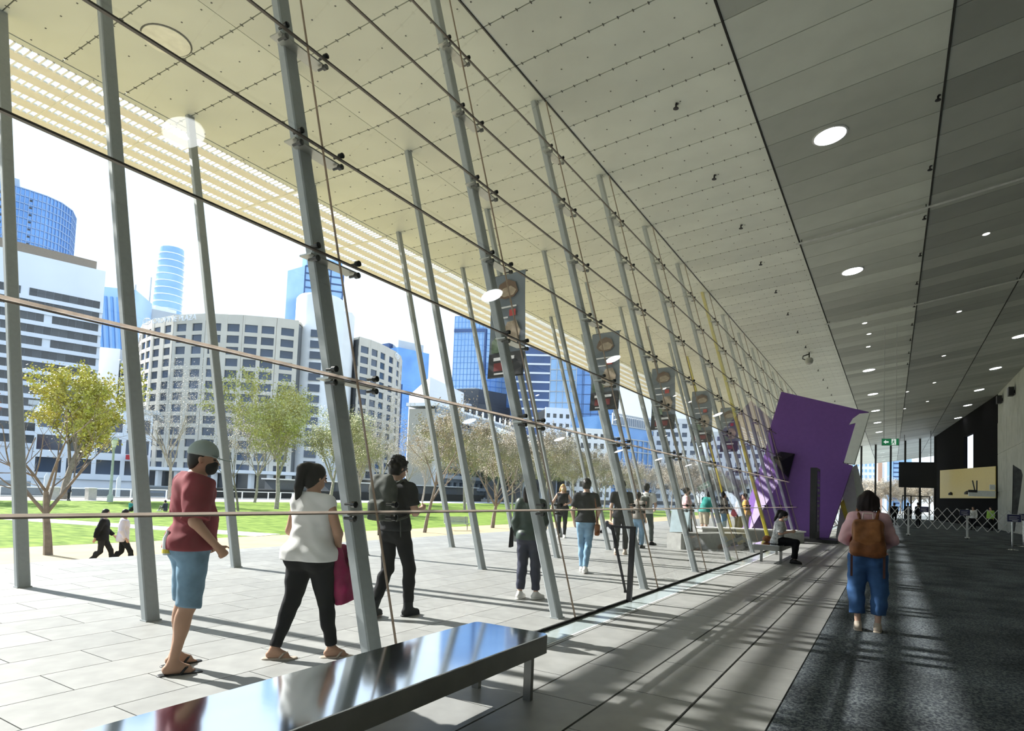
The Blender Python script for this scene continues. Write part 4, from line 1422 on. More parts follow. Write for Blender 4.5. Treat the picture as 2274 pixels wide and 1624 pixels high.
# folding lattice barrier
ba = thing('lattice_barrier', 'white expanding lattice barrier across the hall', 'barrier', (0, 38.6, 0))
m_slatw = mat('barrier_white', (0.72, 0.73, 0.72), 0.5, var=0.04)
dw = 0.41
sl_a = MB().hexa([(-0.02, -0.006, 0.0), (0.02, -0.006, 0.0), (0.02, 0.006, 0.0), (-0.02, 0.006, 0.0)], [(2 * dw - 0.02, -0.006, 1.1), (2 * dw + 0.02, -0.006, 1.1), (2 * dw + 0.02, 0.006, 1.1), (2 * dw - 0.02, 0.006, 1.1)]).mesh('lattice_slat', m_slatw)
sl_b = MB().hexa([(-0.02, 0.008, 0.0), (0.02, 0.008, 0.0), (0.02, 0.02, 0.0), (-0.02, 0.02, 0.0)], [(-2 * dw - 0.02, 0.008, 1.1), (-2 * dw + 0.02, 0.008, 1.1), (-2 * dw + 0.02, 0.02, 1.1), (-2 * dw - 0.02, 0.02, 1.1)]).mesh('lattice_slat', m_slatw)
for k in range(16):
    x = -0.45 + dw * k
    link('lattice_slat', sl_a, None, ba, (x, 0, 0.42))
    link('lattice_slat', sl_b, None, ba, (x + dw, 0, 0.42))
for x in (0.76, 3.25, 5.6):
    MB().bb(x - 0.045, x + 0.045, -0.02, 0.05, 0.1, 1.52).build('post', m_slatw, ba)
    MB().bb(x - 0.09, x + 0.09, -0.16, 0.2, 0.05, 0.10).build('foot', m_slatw, ba)
    for sy in (-0.12, 0.16):
        MB().tube([(x - 0.03, sy, 0.045), (x + 0.03, sy, 0.045)], 0.045, 10).build('castor', m_dark, ba)


def board(parent, x, y, z, w, h):
    o_ = MB().bb(x - w / 2, x + w / 2, y - 0.01, y + 0.01, z, z + h).build('notice_board', m_navyboard, parent)
    pr = MB()
    for q in range(3):
        pr.bb(x - w * 0.38, x + w * (0.34 - 0.12 * (q % 2)), y - 0.014, y - 0.01, z + h * (0.28 + 0.2 * q), z + h * (0.33 + 0.2 * q))
    pr.bb(x - w * 0.15, x + w * 0.25, y - 0.014, y - 0.01, z + h * 0.10, z + h * 0.17)
    setp(pr.build('printed_lines', m_print, parent), None, None, None, 'stuff')
    fr = MB()
    fr.bb(x - w / 2 - 0.015, x + w / 2 + 0.015, y - 0.012, y + 0.012, z - 0.015, z)
    fr.bb(x - w / 2 - 0.015, x + w / 2 + 0.015, y - 0.012, y + 0.012, z + h, z + h + 0.015)
    fr.bb(x - w / 2 - 0.015, x - w / 2, y - 0.012, y + 0.012, z, z + h)
    fr.bb(x + w / 2, x + w / 2 + 0.015, y - 0.012, y + 0.012, z, z + h)
    fr.build('board_frame', m_stain, parent)


board(ba, 1.45, -0.05, 1.27, 0.36, 0.26)
board(ba, 3.15, -0.05, 1.18, 0.40, 0.28)
q1 = thing('queue_post', 'chrome queue post carrying a navy notice board', 'post', (3.97, 30.5, 0))
MB().lathe([(0.19, 0), (0.19, 0.012), (0.05, 0.04), (0.032, 0.05), (0.032, 1.08), (0.045, 1.09), (0.045, 1.11)], 18).build('stand', m_stain, q1, smooth=True)
board(q1, 0.05, -0.06, 1.09, 0.42, 0.27)
q2 = thing('queue_post', 'second chrome queue post with a notice board at the right edge', 'post', (4.75, 33.6, 0))
MB().lathe([(0.19, 0), (0.19, 0.012), (0.05, 0.04), (0.032, 0.05), (0.032, 1.1), (0.045, 1.11), (0.045, 1.13)], 18).build('stand', m_stain, q2, smooth=True)
board(q2, 0.05, -0.06, 1.12, 0.42, 0.27)
# feather flag
ff = thing('feather_flag', 'dark teardrop feather flag standing behind the queue post', 'flag', (4.58, 34.6, 0))
fl_ = []
for q in range(15):
    t = q / 14
    fl_.append((0.02 + 0.10 * t + 0.02 * math.sin(3 * t), 0.6 + 2.9 * t))
right_ = []
for q in range(15):
    t = 1 - q / 14
    right_.append((0.02 + 0.10 * t + 0.02 * math.sin(3 * t) + 0.34 * (0.35 + 0.65 * t) * min(1.0, math.sqrt(max(0.0, (1 - t)) * 9)) + 0.01, 0.6 + 2.9 * t))
MB().extrude([(x - 0.15, 0, z) for x, z in fl_ + right_], (0, 0.012, 0)).build('cloth', mat('dark_flag_cloth', (0.10, 0.105, 0.11), 0.7, var=0.3, scale=4), ff)
MB().tube([(-0.14 + 0.02 * math.sin(3 * t) + 0.10 * t, 0, 0.02 + 3.5 * t) for t in np.linspace(0, 1, 10)], 0.014, 6).build('flag_pole', m_dark, ff)
MB().lathe([(0.22, 0), (0.22, 0.03), (0.03, 0.05)], 14, (-0.14, 0, 0)).build('base', m_dark, ff)

# yellow counter panel in the recess, shelf with equipment
yp = thing('yellow_panel', 'long yellow wall panel over the dark counter recess', 'panel', (7.0, 62.0, 0))
m_yp = mat('mustard_panel', (0.66, 0.53, 0.20), 0.5, var=0.05)
MB().hexa([(-2.14, 26.6, 2.66), (-2.08, 26.6, 2.66), (0.06, -0.1, 2.45), (0.0, -0.1, 2.45)][::1], [(-2.14, 26.6, 5.93), (-2.08, 26.6, 5.93), (0.06, -0.1, 4.99), (0.0, -0.1, 4.99)]).build('board', m_yp, yp)
for t in (0.30, 0.62):
    x, y = -2.14 * (1 - t) + 0.0 * t - 0.12, 26.6 * (1 - t)
    MB().lathe([(0.02, 0.35), (0.22, 0.2), (0.24, 0.0)], 10, (x, y, 2.95 - 0.1 * t)).build('hood_lamp', m_dark, yp)
eq = thing('equipment_shelf', 'grey equipment shelf with two black rods on the yellow panel', 'shelf', (6.1, 61.4, 2.55))
MB().bb(-0.85, 0.85, -0.2, 0.3, 0.0, 0.45).build('box', m_greyslab, eq)
MB().bb(-0.88, -0.30, -0.22, 0.0, 0.30, 0.50).build('tray', m_dark, eq)
MB().tube([(-0.45, -0.1, 0.45), (-0.60, -0.1, 1.25)], 0.05, 6).build('rod', m_dark, eq)
MB().tube([(-0.33, -0.1, 0.45), (-0.32, -0.1, 1.25)], 0.05, 6).build('rod', m_dark, eq)
MB().bb(0.5, 0.85, -0.1, 0.2, 0.55, 0.95).build('small_case', m_greyslab, eq)
# black screen by the end glazing
sc = thing('black_screen', 'large blank black screen hanging before the end glazing', 'screen', (2.55, 84.0, 3.7))
MB().bb(-1.85, 1.75, -0.1, 0.1, 0, 2.9).build('panel', m_blacks, sc)
for x in (-1.3, 1.2):
    MB().tube([(x, 0, 2.9), (x, 0, ceil_z(2.55 + x) - 3.7)], 0.03, 5).build('hanger', m_dark, sc)
# doors below the screen in the end glazing
for k, x in enumerate((1.6, 2.55, 3.55)):
    d_ = thing('door_%d' % (k + 1), 'dark framed glass door in the end glazing', None, (x, Y_END - 0.5, 0), 0, None, 'structure')
    MB().bb(-0.48, -0.40, -0.04, 0.04, 0, 2.9).bb(0.40, 0.48, -0.04, 0.04, 0, 2.9).bb(-0.48, 0.48, -0.04, 0.04, 2.8, 2.9).build('frame', m_dark, d_)
# loudspeakers on the concrete wall
for y, z, lab in ((59.5, 9.95, 'dark wall speaker nearest the recess corner'), (54.0, 9.7, 'dark wall speaker nearer the camera on the concrete')):
    s_ = thing('wall_speaker', lab, 'speaker', (7.17, y, z))
    MB().bb(-0.35, -0.05, -0.28, 0.28, -0.3, 0.3).build('cabinet', m_dark, s_)
    MB().bb(-0.05, 0.02, -0.08, 0.08, -0.1, 0.1).build('bracket', m_dark, s_)

# ---- forecourt furniture
bk = thing('stone_block', 'long grey granite seat block outside the glass', 'block', (-4.75, 19.55, 0), math.radians(-27))
MB().prism([(-0.36, -1.45), (0.24, -1.5), (0.30, -1.44), (0.30, 1.5), (-0.36, 1.5)], 0, 0.46).build('body', m_block, bk)
bk2 = thing('stone_ledge', 'low stone ledge with a pale top behind the granite seat block', 'ledge', (-4.5, 24.6, 0), math.radians(-57))
MB().bb(-0.3, 0.3, -1.9, 1.9, 0, 0.40).build('body', m_block, bk2)
MB().bb(-0.34, 0.34, -1.95, 1.95, 0.40, 0.45).build('coping', m_white, bk2)
sb = thing('sandwich_board', 'pale blue sandwich board beside the granite block', 'sign', (-6.05, 20.9, 0))
m_pale = mat('pale_blue_board', (0.55, 0.68, 0.74), 0.5)
for s_ in (-1, 1):
    MB().hexa([(-0.30, s_ * 0.28 - 0.012, 0.02), (0.30, s_ * 0.28 - 0.012, 0.02), (0.30, s_ * 0.28 + 0.012, 0.02), (-0.30, s_ * 0.28 + 0.012, 0.02)], [(-0.30, s_ * 0.03 - 0.012, 1.12), (0.30, s_ * 0.03 - 0.012, 1.12), (0.30, s_ * 0.03 + 0.012, 1.12), (-0.30, s_ * 0.03 + 0.012, 1.12)]).build('board', m_pale, sb)

# ---- hanging banners on the middle row
m_ban = mat('slate_banner', (0.15, 0.185, 0.235), 0.7, var=0.2, scale=0.8, col2=(0.21, 0.255, 0.31))
m_ban_b = mat('banner_black', (0.03, 0.032, 0.04), 0.7)
m_ban_r = mat('banner_red', (0.20, 0.035, 0.04), 0.7)
m_ban_t = mat('banner_tan', (0.36, 0.29, 0.22), 0.7, var=0.35, scale=9)
m_ban_g = mat('banner_green', (0.13, 0.19, 0.13), 0.7, var=0.3, scale=7)
m_ban_br = mat('banner_brown', (0.15, 0.09, 0.06), 0.7)
ban = None
for k, lab in ((3, 'nearest slate exhibition banner, partly hidden by the second post'), (5, 'second slate exhibition banner from the camera'), (7, 'third slate exhibition banner from the camera'), (9, 'fourth slate exhibition banner by the yellow outer post'), (11, 'farthest slate exhibition banner')):
    y = Y0 + BAY * k - 0.13
    if ban is None:
        ban = thing('hanging_banner', lab, 'banner', (-8.15, y, 4.3), 0, 'banners on the middle row of posts')
        g = MB()
        nx_, nz_ = 6, 10
        for side in (0.0, 0.01):
            for j in range(nz_ + 1):
                for i in range(nx_ + 1):
                    x, z = -0.5 + i / nx_, 2.6 * j / nz_
                    g.v.append((x + 0.02 * math.sin(z * 2), side + 0.03 * math.sin(3.0 * x + z), z + 0.05 * x))
        nn = (nx_ + 1) * (nz_ + 1)
        for j in range(nz_):
            for i in range(nx_):
                a = j * (nx_ + 1) + i
                g.f.append((a, a + 1, a + nx_ + 2, a + nx_ + 1))
                g.f.append((nn + a, nn + a + nx_ + 1, nn + a + nx_ + 2, nn + a + 1))
                g.mi += [0, 0]
        g.build('cloth', m_ban, ban, smooth=True)

        def art(name, pts, m, off=-0.045):
            MB().extrude([(x + 0.02 * math.sin(z * 2), off, z + 0.05 * x) for x, z in pts], (0, 0.008, 0)).build(name, m, ban)
        art('emblem', [(-0.30, 2.12), (-0.22, 2.34), (0.02, 2.44), (0.24, 2.34), (0.32, 2.10), (0.2, 1.98), (-0.05, 1.95), (-0.2, 2.0)], m_ban_br)
        art('emblem_relief', [(-0.22, 2.10), (-0.1, 2.22), (0.12, 2.26), (0.28, 2.14), (0.2, 2.02), (-0.08, 2.0)], m_ban_t, -0.055)
        art('red_square', [(0.08, 1.50), (0.26, 1.50), (0.26, 1.66), (0.08, 1.66)], mat('bright_red', (0.50, 0.05, 0.05), 0.6))
        art('title_bar', [(-0.34, 1.72), (0.28, 1.72), (0.28, 1.76), (-0.34, 1.76)], m_print, -0.05)
        art('title_bar', [(-0.30, 1.46), (0.04, 1.46), (0.04, 1.50), (-0.30, 1.50)], m_print, -0.05)
        art('picture_patch', [(-0.1, 0.75), (0.30, 0.75), (0.40, 1.10), (0.28, 1.38), (0.02, 1.36), (-0.12, 1.05)], m_ban_t)
        art('picture_patch', [(-0.42, 0.62), (-0.02, 0.62), (-0.05, 0.95), (-0.25, 1.10), (-0.42, 0.9)], m_ban_g, -0.05)
        art('black_panel', [(-0.49, 0.02), (0.49, 0.02), (0.49, 0.60), (-0.49, 0.60)], m_ban_b)
        art('red_band', [(-0.32, 0.16), (0.22, 0.16), (0.22, 0.36), (-0.32, 0.36)], m_ban_r, -0.055)
        art('print_line', [(-0.34, 0.42), (0.26, 0.42), (0.26, 0.50), (-0.34, 0.50)], m_print, -0.055)
        art('print_line', [(-0.30, 0.07), (0.12, 0.07), (0.12, 0.11), (-0.30, 0.11)], m_print, -0.055)
        MB().tube([(-0.5, 0.05, 2.58), (0.5, 0.05, 2.62)], 0.018, 6).build('top_rod', m_dark, ban)
        MB().tube([(-0.5, 0.03, 0.0), (0.5, 0.03, 0.04)], 0.018, 6).build('bottom_rod', m_dark, ban)
    else:
        c = copy_tree(ban, None, (-8.15, y, 4.3))
        setp(c, lab)
# ------------------------------------------------------------------ people (smooth distance fields turned into meshes)
V3 = lambda *a: np.array(a, dtype=np.float64)


def _b(pts, r):
    pts = np.array(pts)
    return pts.min(0) - r, pts.max(0) + r


def cap_(a, b, ra, rb, cut=None):
    a, b = np.asarray(a, float), np.asarray(b, float)
    ba = b - a
    L2 = max(1e-9, float(ba @ ba))

    def ev(X, Y, Z):
        px, py, pz = X - a[0], Y - a[1], Z - a[2]
        t = np.clip((px * ba[0] + py * ba[1] + pz * ba[2]) / L2, 0, 1)
        d = np.sqrt((px - t * ba[0]) ** 2 + (py - t * ba[1]) ** 2 + (pz - t * ba[2]) ** 2) - (ra + (rb - ra) * t)
        for p, n in (cut or []):
            d = np.maximum(d, (X - p[0]) * n[0] + (Y - p[1]) * n[1] + (Z - p[2]) * n[2])
        return d
    lo, hi = _b([a, b], max(ra, rb))
    return ev, lo, hi


def ell_(c, r, R=None, cut=None):
    c, r = np.asarray(c, float), np.asarray(r, float)

    def ev(X, Y, Z):
        x, y, z = X - c[0], Y - c[1], Z - c[2]
        if R is not None:
            x, y, z = (R[0][0] * x + R[1][0] * y + R[2][0] * z, R[0][1] * x + R[1][1] * y + R[2][1] * z, R[0][2] * x + R[1][2] * y + R[2][2] * z)
        k0 = np.sqrt((x / r[0]) ** 2 + (y / r[1]) ** 2 + (z / r[2]) ** 2) + 1e-6
        k1 = np.sqrt((x / r[0] ** 2) ** 2 + (y / r[1] ** 2) ** 2 + (z / r[2] ** 2) ** 2) + 1e-6
        d = k0 * (k0 - 1) / k1
        for p, n in (cut or []):
            d = np.maximum(d, (X - p[0]) * n[0] + (Y - p[1]) * n[1] + (Z - p[2]) * n[2])
        return d
    m = r.max() if R is not None else r
    return ev, c - m, c + m


def box_(c, hs, R=None, rd=0.01):
    c, hs = np.asarray(c, float), np.asarray(hs, float)

    def ev(X, Y, Z):
        x, y, z = X - c[0], Y - c[1], Z - c[2]
        if R is not None:
            x, y, z = (R[0][0] * x + R[1][0] * y + R[2][0] * z, R[0][1] * x + R[1][1] * y + R[2][1] * z, R[0][2] * x + R[1][2] * y + R[2][2] * z)
        qx, qy, qz = np.abs(x) - hs[0] + rd, np.abs(y) - hs[1] + rd, np.abs(z) - hs[2] + rd
        return np.sqrt(np.maximum(qx, 0) ** 2 + np.maximum(qy, 0) ** 2 + np.maximum(qz, 0) ** 2) + np.minimum(np.maximum(qx, np.maximum(qy, qz)), 0) - rd
    m = np.full(3, np.linalg.norm(hs)) if R is not None else hs
    return ev, c - m, c + m


def blob(prims, res, cuts=(), wrinkle=0.0, wk=(9, 11, 38), subs=()):
    """prims: list of (primitive, smooth radius).  Returns a mesh (surface nets)."""
    lo = np.min([p[0][1] for p in prims], 0) - 3 * res - 0.02
    hi = np.max([p[0][2] for p in prims], 0) + 3 * res + 0.02
    n = np.ceil((hi - lo) / res).astype(int) + 1
    ax = [(lo[i] + res * np.arange(n[i])).astype(np.float32) for i in range(3)]
    F = np.full(n, 0.25, np.float32)

    def sl(p, pad):
        s, g = [], []
        for i in range(3):
            a = max(0, int((p[1][i] - pad - lo[i]) / res))
            b = min(n[i], int((p[2][i] + pad - lo[i]) / res) + 2)
            s.append(slice(a, b))
            shp = [1, 1, 1]
            shp[i] = -1
            g.append(ax[i][a:b].reshape(shp))
        return tuple(s), g
    for p, k in prims:
        s, g = sl(p, k + 2 * res)
        d = p[0](*g).astype(np.float32)
        a = F[s]
        if k > 0:
            h = np.clip(0.5 + 0.5 * (a - d) / k, 0, 1)
            F[s] = d * h + a * (1 - h) - k * h * (1 - h)
        else:
            F[s] = np.minimum(a, d)
    X, Y, Z = ax[0].reshape(-1, 1, 1), ax[1].reshape(1, -1, 1), ax[2].reshape(1, 1, -1)
    if wrinkle:
        F += wrinkle * (np.sin(wk[0] * 3 * X + 1.7 * np.sin(14 * Z)) * np.sin(wk[2] * Z + 2.2 * np.sin(wk[1] * X + 7 * Y)) + 0.6 * np.sin(23 * Y + 31 * Z + 9 * X))
    for p in subs:
        s, g = sl(p, 3 * res)
        F[s] = np.maximum(F[s], -p[0](*g).astype(np.float32))
    for p, nn in cuts:
        F = np.maximum(F, ((X - p[0]) * nn[0] + (Y - p[1]) * nn[1] + (Z - p[2]) * nn[2]).astype(np.float32))
    S = F < 0
    cs = [S[i:n[0] - 1 + i, j:n[1] - 1 + j, k:n[2] - 1 + k] for i in (0, 1) for j in (0, 1) for k in (0, 1)]
    cnt = sum(c.astype(np.int8) for c in cs)
    act = (cnt > 0) & (cnt < 8)
    ijk = np.argwhere(act)
    if len(ijk) == 0:
        return bpy.data.meshes.new('empty')
    idx = np.full(act.shape, -1, np.int32)
    idx[act] = np.arange(len(ijk))
    off = np.array([(i, j, k) for i in (0, 1) for j in (0, 1) for k in (0, 1)])
    vals = np.stack([F[ijk[:, 0] + o[0], ijk[:, 1] + o[1], ijk[:, 2] + o[2]] for o in off], 1)
    pos = np.zeros((len(ijk), 3))
    c = np.zeros(len(ijk))
    for a in range(8):
        for b in range(a + 1, 8):
            if abs(off[a] - off[b]).sum() != 1:
                continue
            va, vb = vals[:, a], vals[:, b]
            m = (va < 0) != (vb < 0)
            t = np.where(m, va / np.where(m, va - vb, 1), 0)
            pos += m[:, None] * (off[a] + t[:, None] * (off[b] - off[a]))
            c += m
    pos = (pos / c[:, None] + ijk) * res + lo
    quads = []
    for axis in range(3):
        sa = [slice(1, n[0] - 1), slice(1, n[1] - 1), slice(1, n[2] - 1)]
        s0, s1 = list(sa), list(sa)
        s0[axis] = slice(0, n[axis] - 1)
        s1[axis] = slice(1, n[axis])
        A, B = S[tuple(s0)], S[tuple(s1)]
        for flip, msk in ((False, A & ~B), (True, ~A & B)):
            e = np.argwhere(msk)
            if len(e) == 0:
                continue
            base = np.array([1, 1, 1])
            base[axis] = 0
            e = e + base
            u, v = [(1, 2), (2, 0), (0, 1)][axis]
            q = []
            for du, dv in ((-1, -1), (0, -1), (0, 0), (-1, 0)):
                o = e.copy()
                o[:, u] += du
                o[:, v] += dv
                q.append(idx[o[:, 0], o[:, 1], o[:, 2]])
            q = np.stack(q, 1)
            if flip:
                q = q[:, ::-1]
            quads.append(q)
    Q = np.concatenate(quads)
    # relax the grid pattern out of the surface
    E = np.concatenate([Q[:, [0, 1]], Q[:, [1, 2]], Q[:, [2, 3]], Q[:, [3, 0]]])
    for _ in range(5):
        acc = np.zeros_like(pos)
        for ax_ in range(3):
            acc[:, ax_] = np.bincount(E[:, 0], pos[E[:, 1], ax_], len(pos)) + np.bincount(E[:, 1], pos[E[:, 0], ax_], len(pos))
        den = np.bincount(E.ravel(), minlength=len(pos))
        pos = pos * 0.4 + 0.6 * acc / np.maximum(den, 1)[:, None]
    me = bpy.data.meshes.new('blob')
    me.vertices.add(len(pos))
    me.vertices.foreach_set('co', pos.astype(np.float32).ravel())
    me.loops.add(Q.size)
    me.loops.foreach_set('vertex_index', Q.astype(np.int32).ravel())
    me.polygons.add(len(Q))
    me.polygons.foreach_set('loop_start', np.arange(0, Q.size, 4, dtype=np.int32))
    me.polygons.foreach_set('use_smooth', np.ones(len(Q), bool))
    me.update(calc_edges=True)
    return me


def mcol(name, c, rough=0.8, **k):
    k.setdefault('spec', 0.2)
    return mat(name, c, rough, **k)


SKIN = {'tan': mcol('skin_tan', (0.42, 0.25, 0.17), 0.55, var=0.06, scale=12), 'light': mcol('skin_light', (0.56, 0.36, 0.27), 0.55, var=0.06, scale=12)}
m_hair = mcol('hair_black', (0.014, 0.012, 0.012), 0.45, var=0.3, scale=40, stretch=(1, 1, 0.15))
m_hairb = mcol('hair_brown', (0.016, 0.010, 0.009), 0.55, var=0.3, scale=40, stretch=(1, 1, 0.15))
m_blond = mcol('hair_blond', (0.50, 0.33, 0.13), 0.5, var=0.3, scale=40, stretch=(1, 1, 0.15))
m_maskk = mcol('mask_black', (0.012, 0.013, 0.016), 0.7)
m_maskw = mcol('mask_white', (0.68, 0.70, 0.72), 0.7)
m_eye = mcol('eye_dark', (0.02, 0.016, 0.014), 0.2)
NOM = dict(pelvis=(0, 0, 0.95), waist=(0, 0.005, 1.10), chest=(0, 0, 1.29), neck=(0, -0.015, 1.46), head=(0, 0.015, 1.628),
           shR=(0.178, -0.015, 1.415), elR=(0.235, -0.035, 1.13), wrR=(0.245, 0.05, 0.885),
           shL=(-0.178, -0.015, 1.415), elL=(-0.235, -0.035, 1.13), wrL=(-0.245, 0.05, 0.885),
           hipR=(0.088, 0, 0.93), knR=(0.098, 0.012, 0.505), anR=(0.10, -0.02, 0.085), hipL=(-0.088, 0, 0.93), knL=(-0.098, 0.012, 0.505), anL=(-0.10, -0.02, 0.085))


def unit(v):
    v = np.asarray(v, float)
    return v / max(1e-9, np.linalg.norm(v))


def person(label, loc, heading, H=1.75, w=1.0, female=False, pose=None, lean=0.0, look=0.0, nod=0.0, skin='light', hair='short', hcol=None, top=None, pants=None, shoes=None, mask=None, res=0.012, toes=None, curl=0.5, group=None, name='person', face=True):
    """facing +y in its own frame; heading is the world direction (degrees from +x) it faces."""
    root = thing(name, label, 'person', loc, math.radians(heading - 90), group)
    s = H / 1.75
    J = {k: np.array(v, float) for k, v in NOM.items()}
    for k in ('waist', 'chest', 'neck', 'head', 'shR', 'shL', 'elR', 'elL', 'wrR', 'wrL'):
        J[k][1] += lean * (J[k][2] - 0.95)
    if female:
        for sd, sg in (('R', -1), ('L', 1)):
            J['sh' + sd][0] += sg * 0.022
            J['el' + sd][0] += sg * 0.012
    for k, v in (pose or {}).items():
        J[k] = np.array(v, float)
    for k in J:
        J[k] = J[k] * s
    hw = w * (1.06 if female else 1.0)

    def torso(e, full=True):
        pe, wa, ch = J['pelvis'], J['waist'], J['chest']
        P = [(ell_(pe + V3(0, -0.01, -0.01) * s, V3(0.168 * hw * s + e, 0.118 * hw * s + e, 0.125 * s + e)), 0.03),
             (ell_(wa, V3(0.135 * w * s + e, 0.098 * w * s + e, 0.15 * s + e)), 0.06),
             (ell_(ch, V3(0.160 * (0.75 + 0.25 * w) * s + e, 0.108 * (0.7 + 0.3 * w) * s + e, 0.175 * s + e)), 0.05),
             (cap_(J['shR'] * 0.92 + J['shL'] * 0.08, J['shL'] * 0.92 + J['shR'] * 0.08, 0.058 * s + e, 0.058 * s + e), 0.06),
             (cap_(J['chest'] + V3(0, 0, 0.1) * s, J['neck'] + V3(0, 0, 0.0), 0.085 * s + e, 0.055 * s + e), 0.05)]
        for sg in (-1, 1):
            P.append((ell_(pe + V3(sg * 0.075 * hw, (-0.050 if female else -0.034) * hw, -0.045) * s, V3(0.086, 0.080, 0.090) * hw * (1.0 if female else 0.93) * s + e), 0.05))
            if female:
                P.append((ell_(ch + V3(sg * 0.072, 0.082, -0.03) * s, V3(0.062, 0.055, 0.062) * s + e), 0.04))
        return P

    def arm(sd, e, upto=1.0, fore=1.0, r=1.0):
        a, b, c = J['sh' + sd], J['el' + sd], J['wr' + sd]
        P = []
        if upto < 1.0:
            d = unit(b - a)
            p = a + (b - a) * upto
            P.append((cap_(a, b, 0.056 * s * r + e, 0.045 * s * r + e, [(p, d)]), 0.035))
            return P
        P.append((cap_(a, b, 0.054 * s * r + e, 0.041 * s * r + e), 0.035))
        d = unit(c - b)
        p = b + (c - b) * fore
        P.append((cap_(b, c, 0.042 * s * r + e, 0.027 * s + e, [(p, d)] if fore < 1.5 else None), 0.025))
        return P

    def leg(sd, e, fore=None, r=1.0, flare=0.0):
        a, b, c = J['hip' + sd], J['kn' + sd], J['an' + sd]
        P = [(cap_(a, b, 0.088 * hw * s * r + e, 0.056 * s * r * (0.6 + 0.4 * w) + e + flare * 0.5, [(b + (c - b) * fore, unit(c - b))] if fore is not None and 0 < fore < 0.35 else None), 0.02)]
        d = unit(c - b)
        if fore is None:
            P.append((cap_(b, c, 0.052 * s * r + e, 0.034 * s + e + flare), 0.03))
            bk = unit(np.cross(d, np.cross(V3(0, 1, 0), d))) if abs(d[1]) < 0.98 else V3(0, 0, 1)
            P.append((ell_(b + (c - b) * 0.33 - bk * 0.016 * s, V3(0.046, 0.05, 0.11) * s * (0.7 + 0.3 * w) + e), 0.03))
        elif fore > 0:
            p = b + (c - b) * fore
            P.append((cap_(b, c, 0.055 * s * r + e + flare * 0.5, 0.042 * s + e + flare, [(p, d)]), 0.03))
            bk = unit(np.cross(d, np.cross(V3(0, 1, 0), d))) if abs(d[1]) < 0.98 else V3(0, 0, 1)
            P.append((ell_(b + (c - b) * 0.33 - bk * 0.016 * s, V3(0.046, 0.05, 0.11) * s * (0.7 + 0.3 * w) + e, None, [(p, d)]), 0.03))
        else:
            t = 1 + fore
            p = a + (b - a) * t
            P = [(cap_(a, b, 0.088 * hw * s * r + e, 0.062 * s * r * (0.6 + 0.4 * w) + e + flare, [(p, unit(b - a))]), 0.04)]
        return P

    foot = {}
    for sd in 'RL':
        a = J['an' + sd]
        tdir = unit((toes or {}).get(sd, (0.12 if sd == 'R' else -0.12, 1, 0)))
        foot[sd] = (a, tdir)

    # head frame
    cl_, sl_h = math.cos(look), math.sin(look)
    cn, sn = math.cos(nod), math.sin(nod)
    fw = V3(-sl_h * cn, cl_ * cn, -sn)
    rgt = V3(cl_, sl_h, 0)
    upv = np.cross(rgt, fw)
    hd = J['head']

    def hp(x, y, z):
        return hd + (rgt * x + fw * y + upv * z) * s
    HR = np.stack([rgt, fw, upv], 1)

    # ---- skin: one continuous mesh
    B = torso(0.0)
    for sd in 'RL':
        B += arm(sd, 0.0, 1.0, 2.0) + leg(sd, 0.0)
        a, td = foot[sd]
        lat = V3(td[1], -td[0], 0)
        sole = a - V3(0, 0, a[2])if a[2] < 0.2 * s else a - V3(0, 0, 0.085 * s)
        B.append((cap_(sole + V3(0, 0, 0.04 * s) - td * 0.035 * s, sole + V3(0, 0, 0.03 * s) + td * 0.10 * s, 0.036 * s, 0.033 * s), 0.025))
        B.append((cap_(a, sole + V3(0, 0, 0.035 * s) + td * 0.09 * s, 0.036 * s, 0.026 * s), 0.02))
        for q in range(5):
            o = lat * (0.030 - 0.015 * q) * s * (1 if sd == 'L' else -1)
            B.append((cap_(sole + td * 0.10 * s + o * 0.9 + V3(0, 0, 0.02 * s), sole + td * (0.155 - 0.009 * q) * s + o + V3(0, 0, 0.013 * s), 0.014 * s, 0.010 * s), 0.008))
    B.append((cap_(J['neck'] - V3(0, 0, 0.03) * s, hp(0, -0.02, -0.06), 0.058 * s, 0.052 * s), 0.03))
    B.append((ell_(hp(0, -0.012, 0.025), V3(0.076, 0.094, 0.092) * s, HR), 0.02))
    B.append((ell_(hp(0, 0.022, -0.055), V3(0.058, 0.066, 0.062) * s, HR), 0.03))
    if face:
        B.append((cap_(hp(0, 0.092, 0.012), hp(0, 0.108, -0.022), 0.009 * s, 0.014 * s), 0.012))
        B.append((cap_(hp(-0.018, 0.088, -0.062), hp(0.018, 0.088, -0.062), 0.008 * s, 0.008 * s), 0.008))
        B.append((cap_(hp(-0.035, 0.078, 0.030), hp(0.035, 0.078, 0.030), 0.010 * s, 0.010 * s), 0.012))
    for sg in (-1, 1):
        B.append((ell_(hp(sg * 0.078, -0.008, -0.005), V3(0.010, 0.020, 0.032) * s, HR), 0.006))
    # hands
    for sd, sg in (('R', 1), ('L', -1)):
        wr = J['wr' + sd]
        d = unit(wr - J['el' + sd])
        nrm = V3(-sg, 0, 0)
        nrm = unit(nrm - d * (nrm @ d)) if abs(nrm @ d) < 0.95 else V3(0, 0, -1)
        lat = unit(np.cross(nrm, d)) * sg
        if lat @ V3(0, 1, 0.2) < 0:
            lat = -lat
        pc = wr + d * 0.05 * s
        B.append((cap_(wr, wr + d * 0.08 * s + lat * 0.012 * s, 0.026 * s, 0.026 * s), 0.015))
        B.append((cap_(wr + d * 0.02 * s, wr + d * 0.08 * s - lat * 0.018 * s, 0.024 * s, 0.021 * s), 0.015))
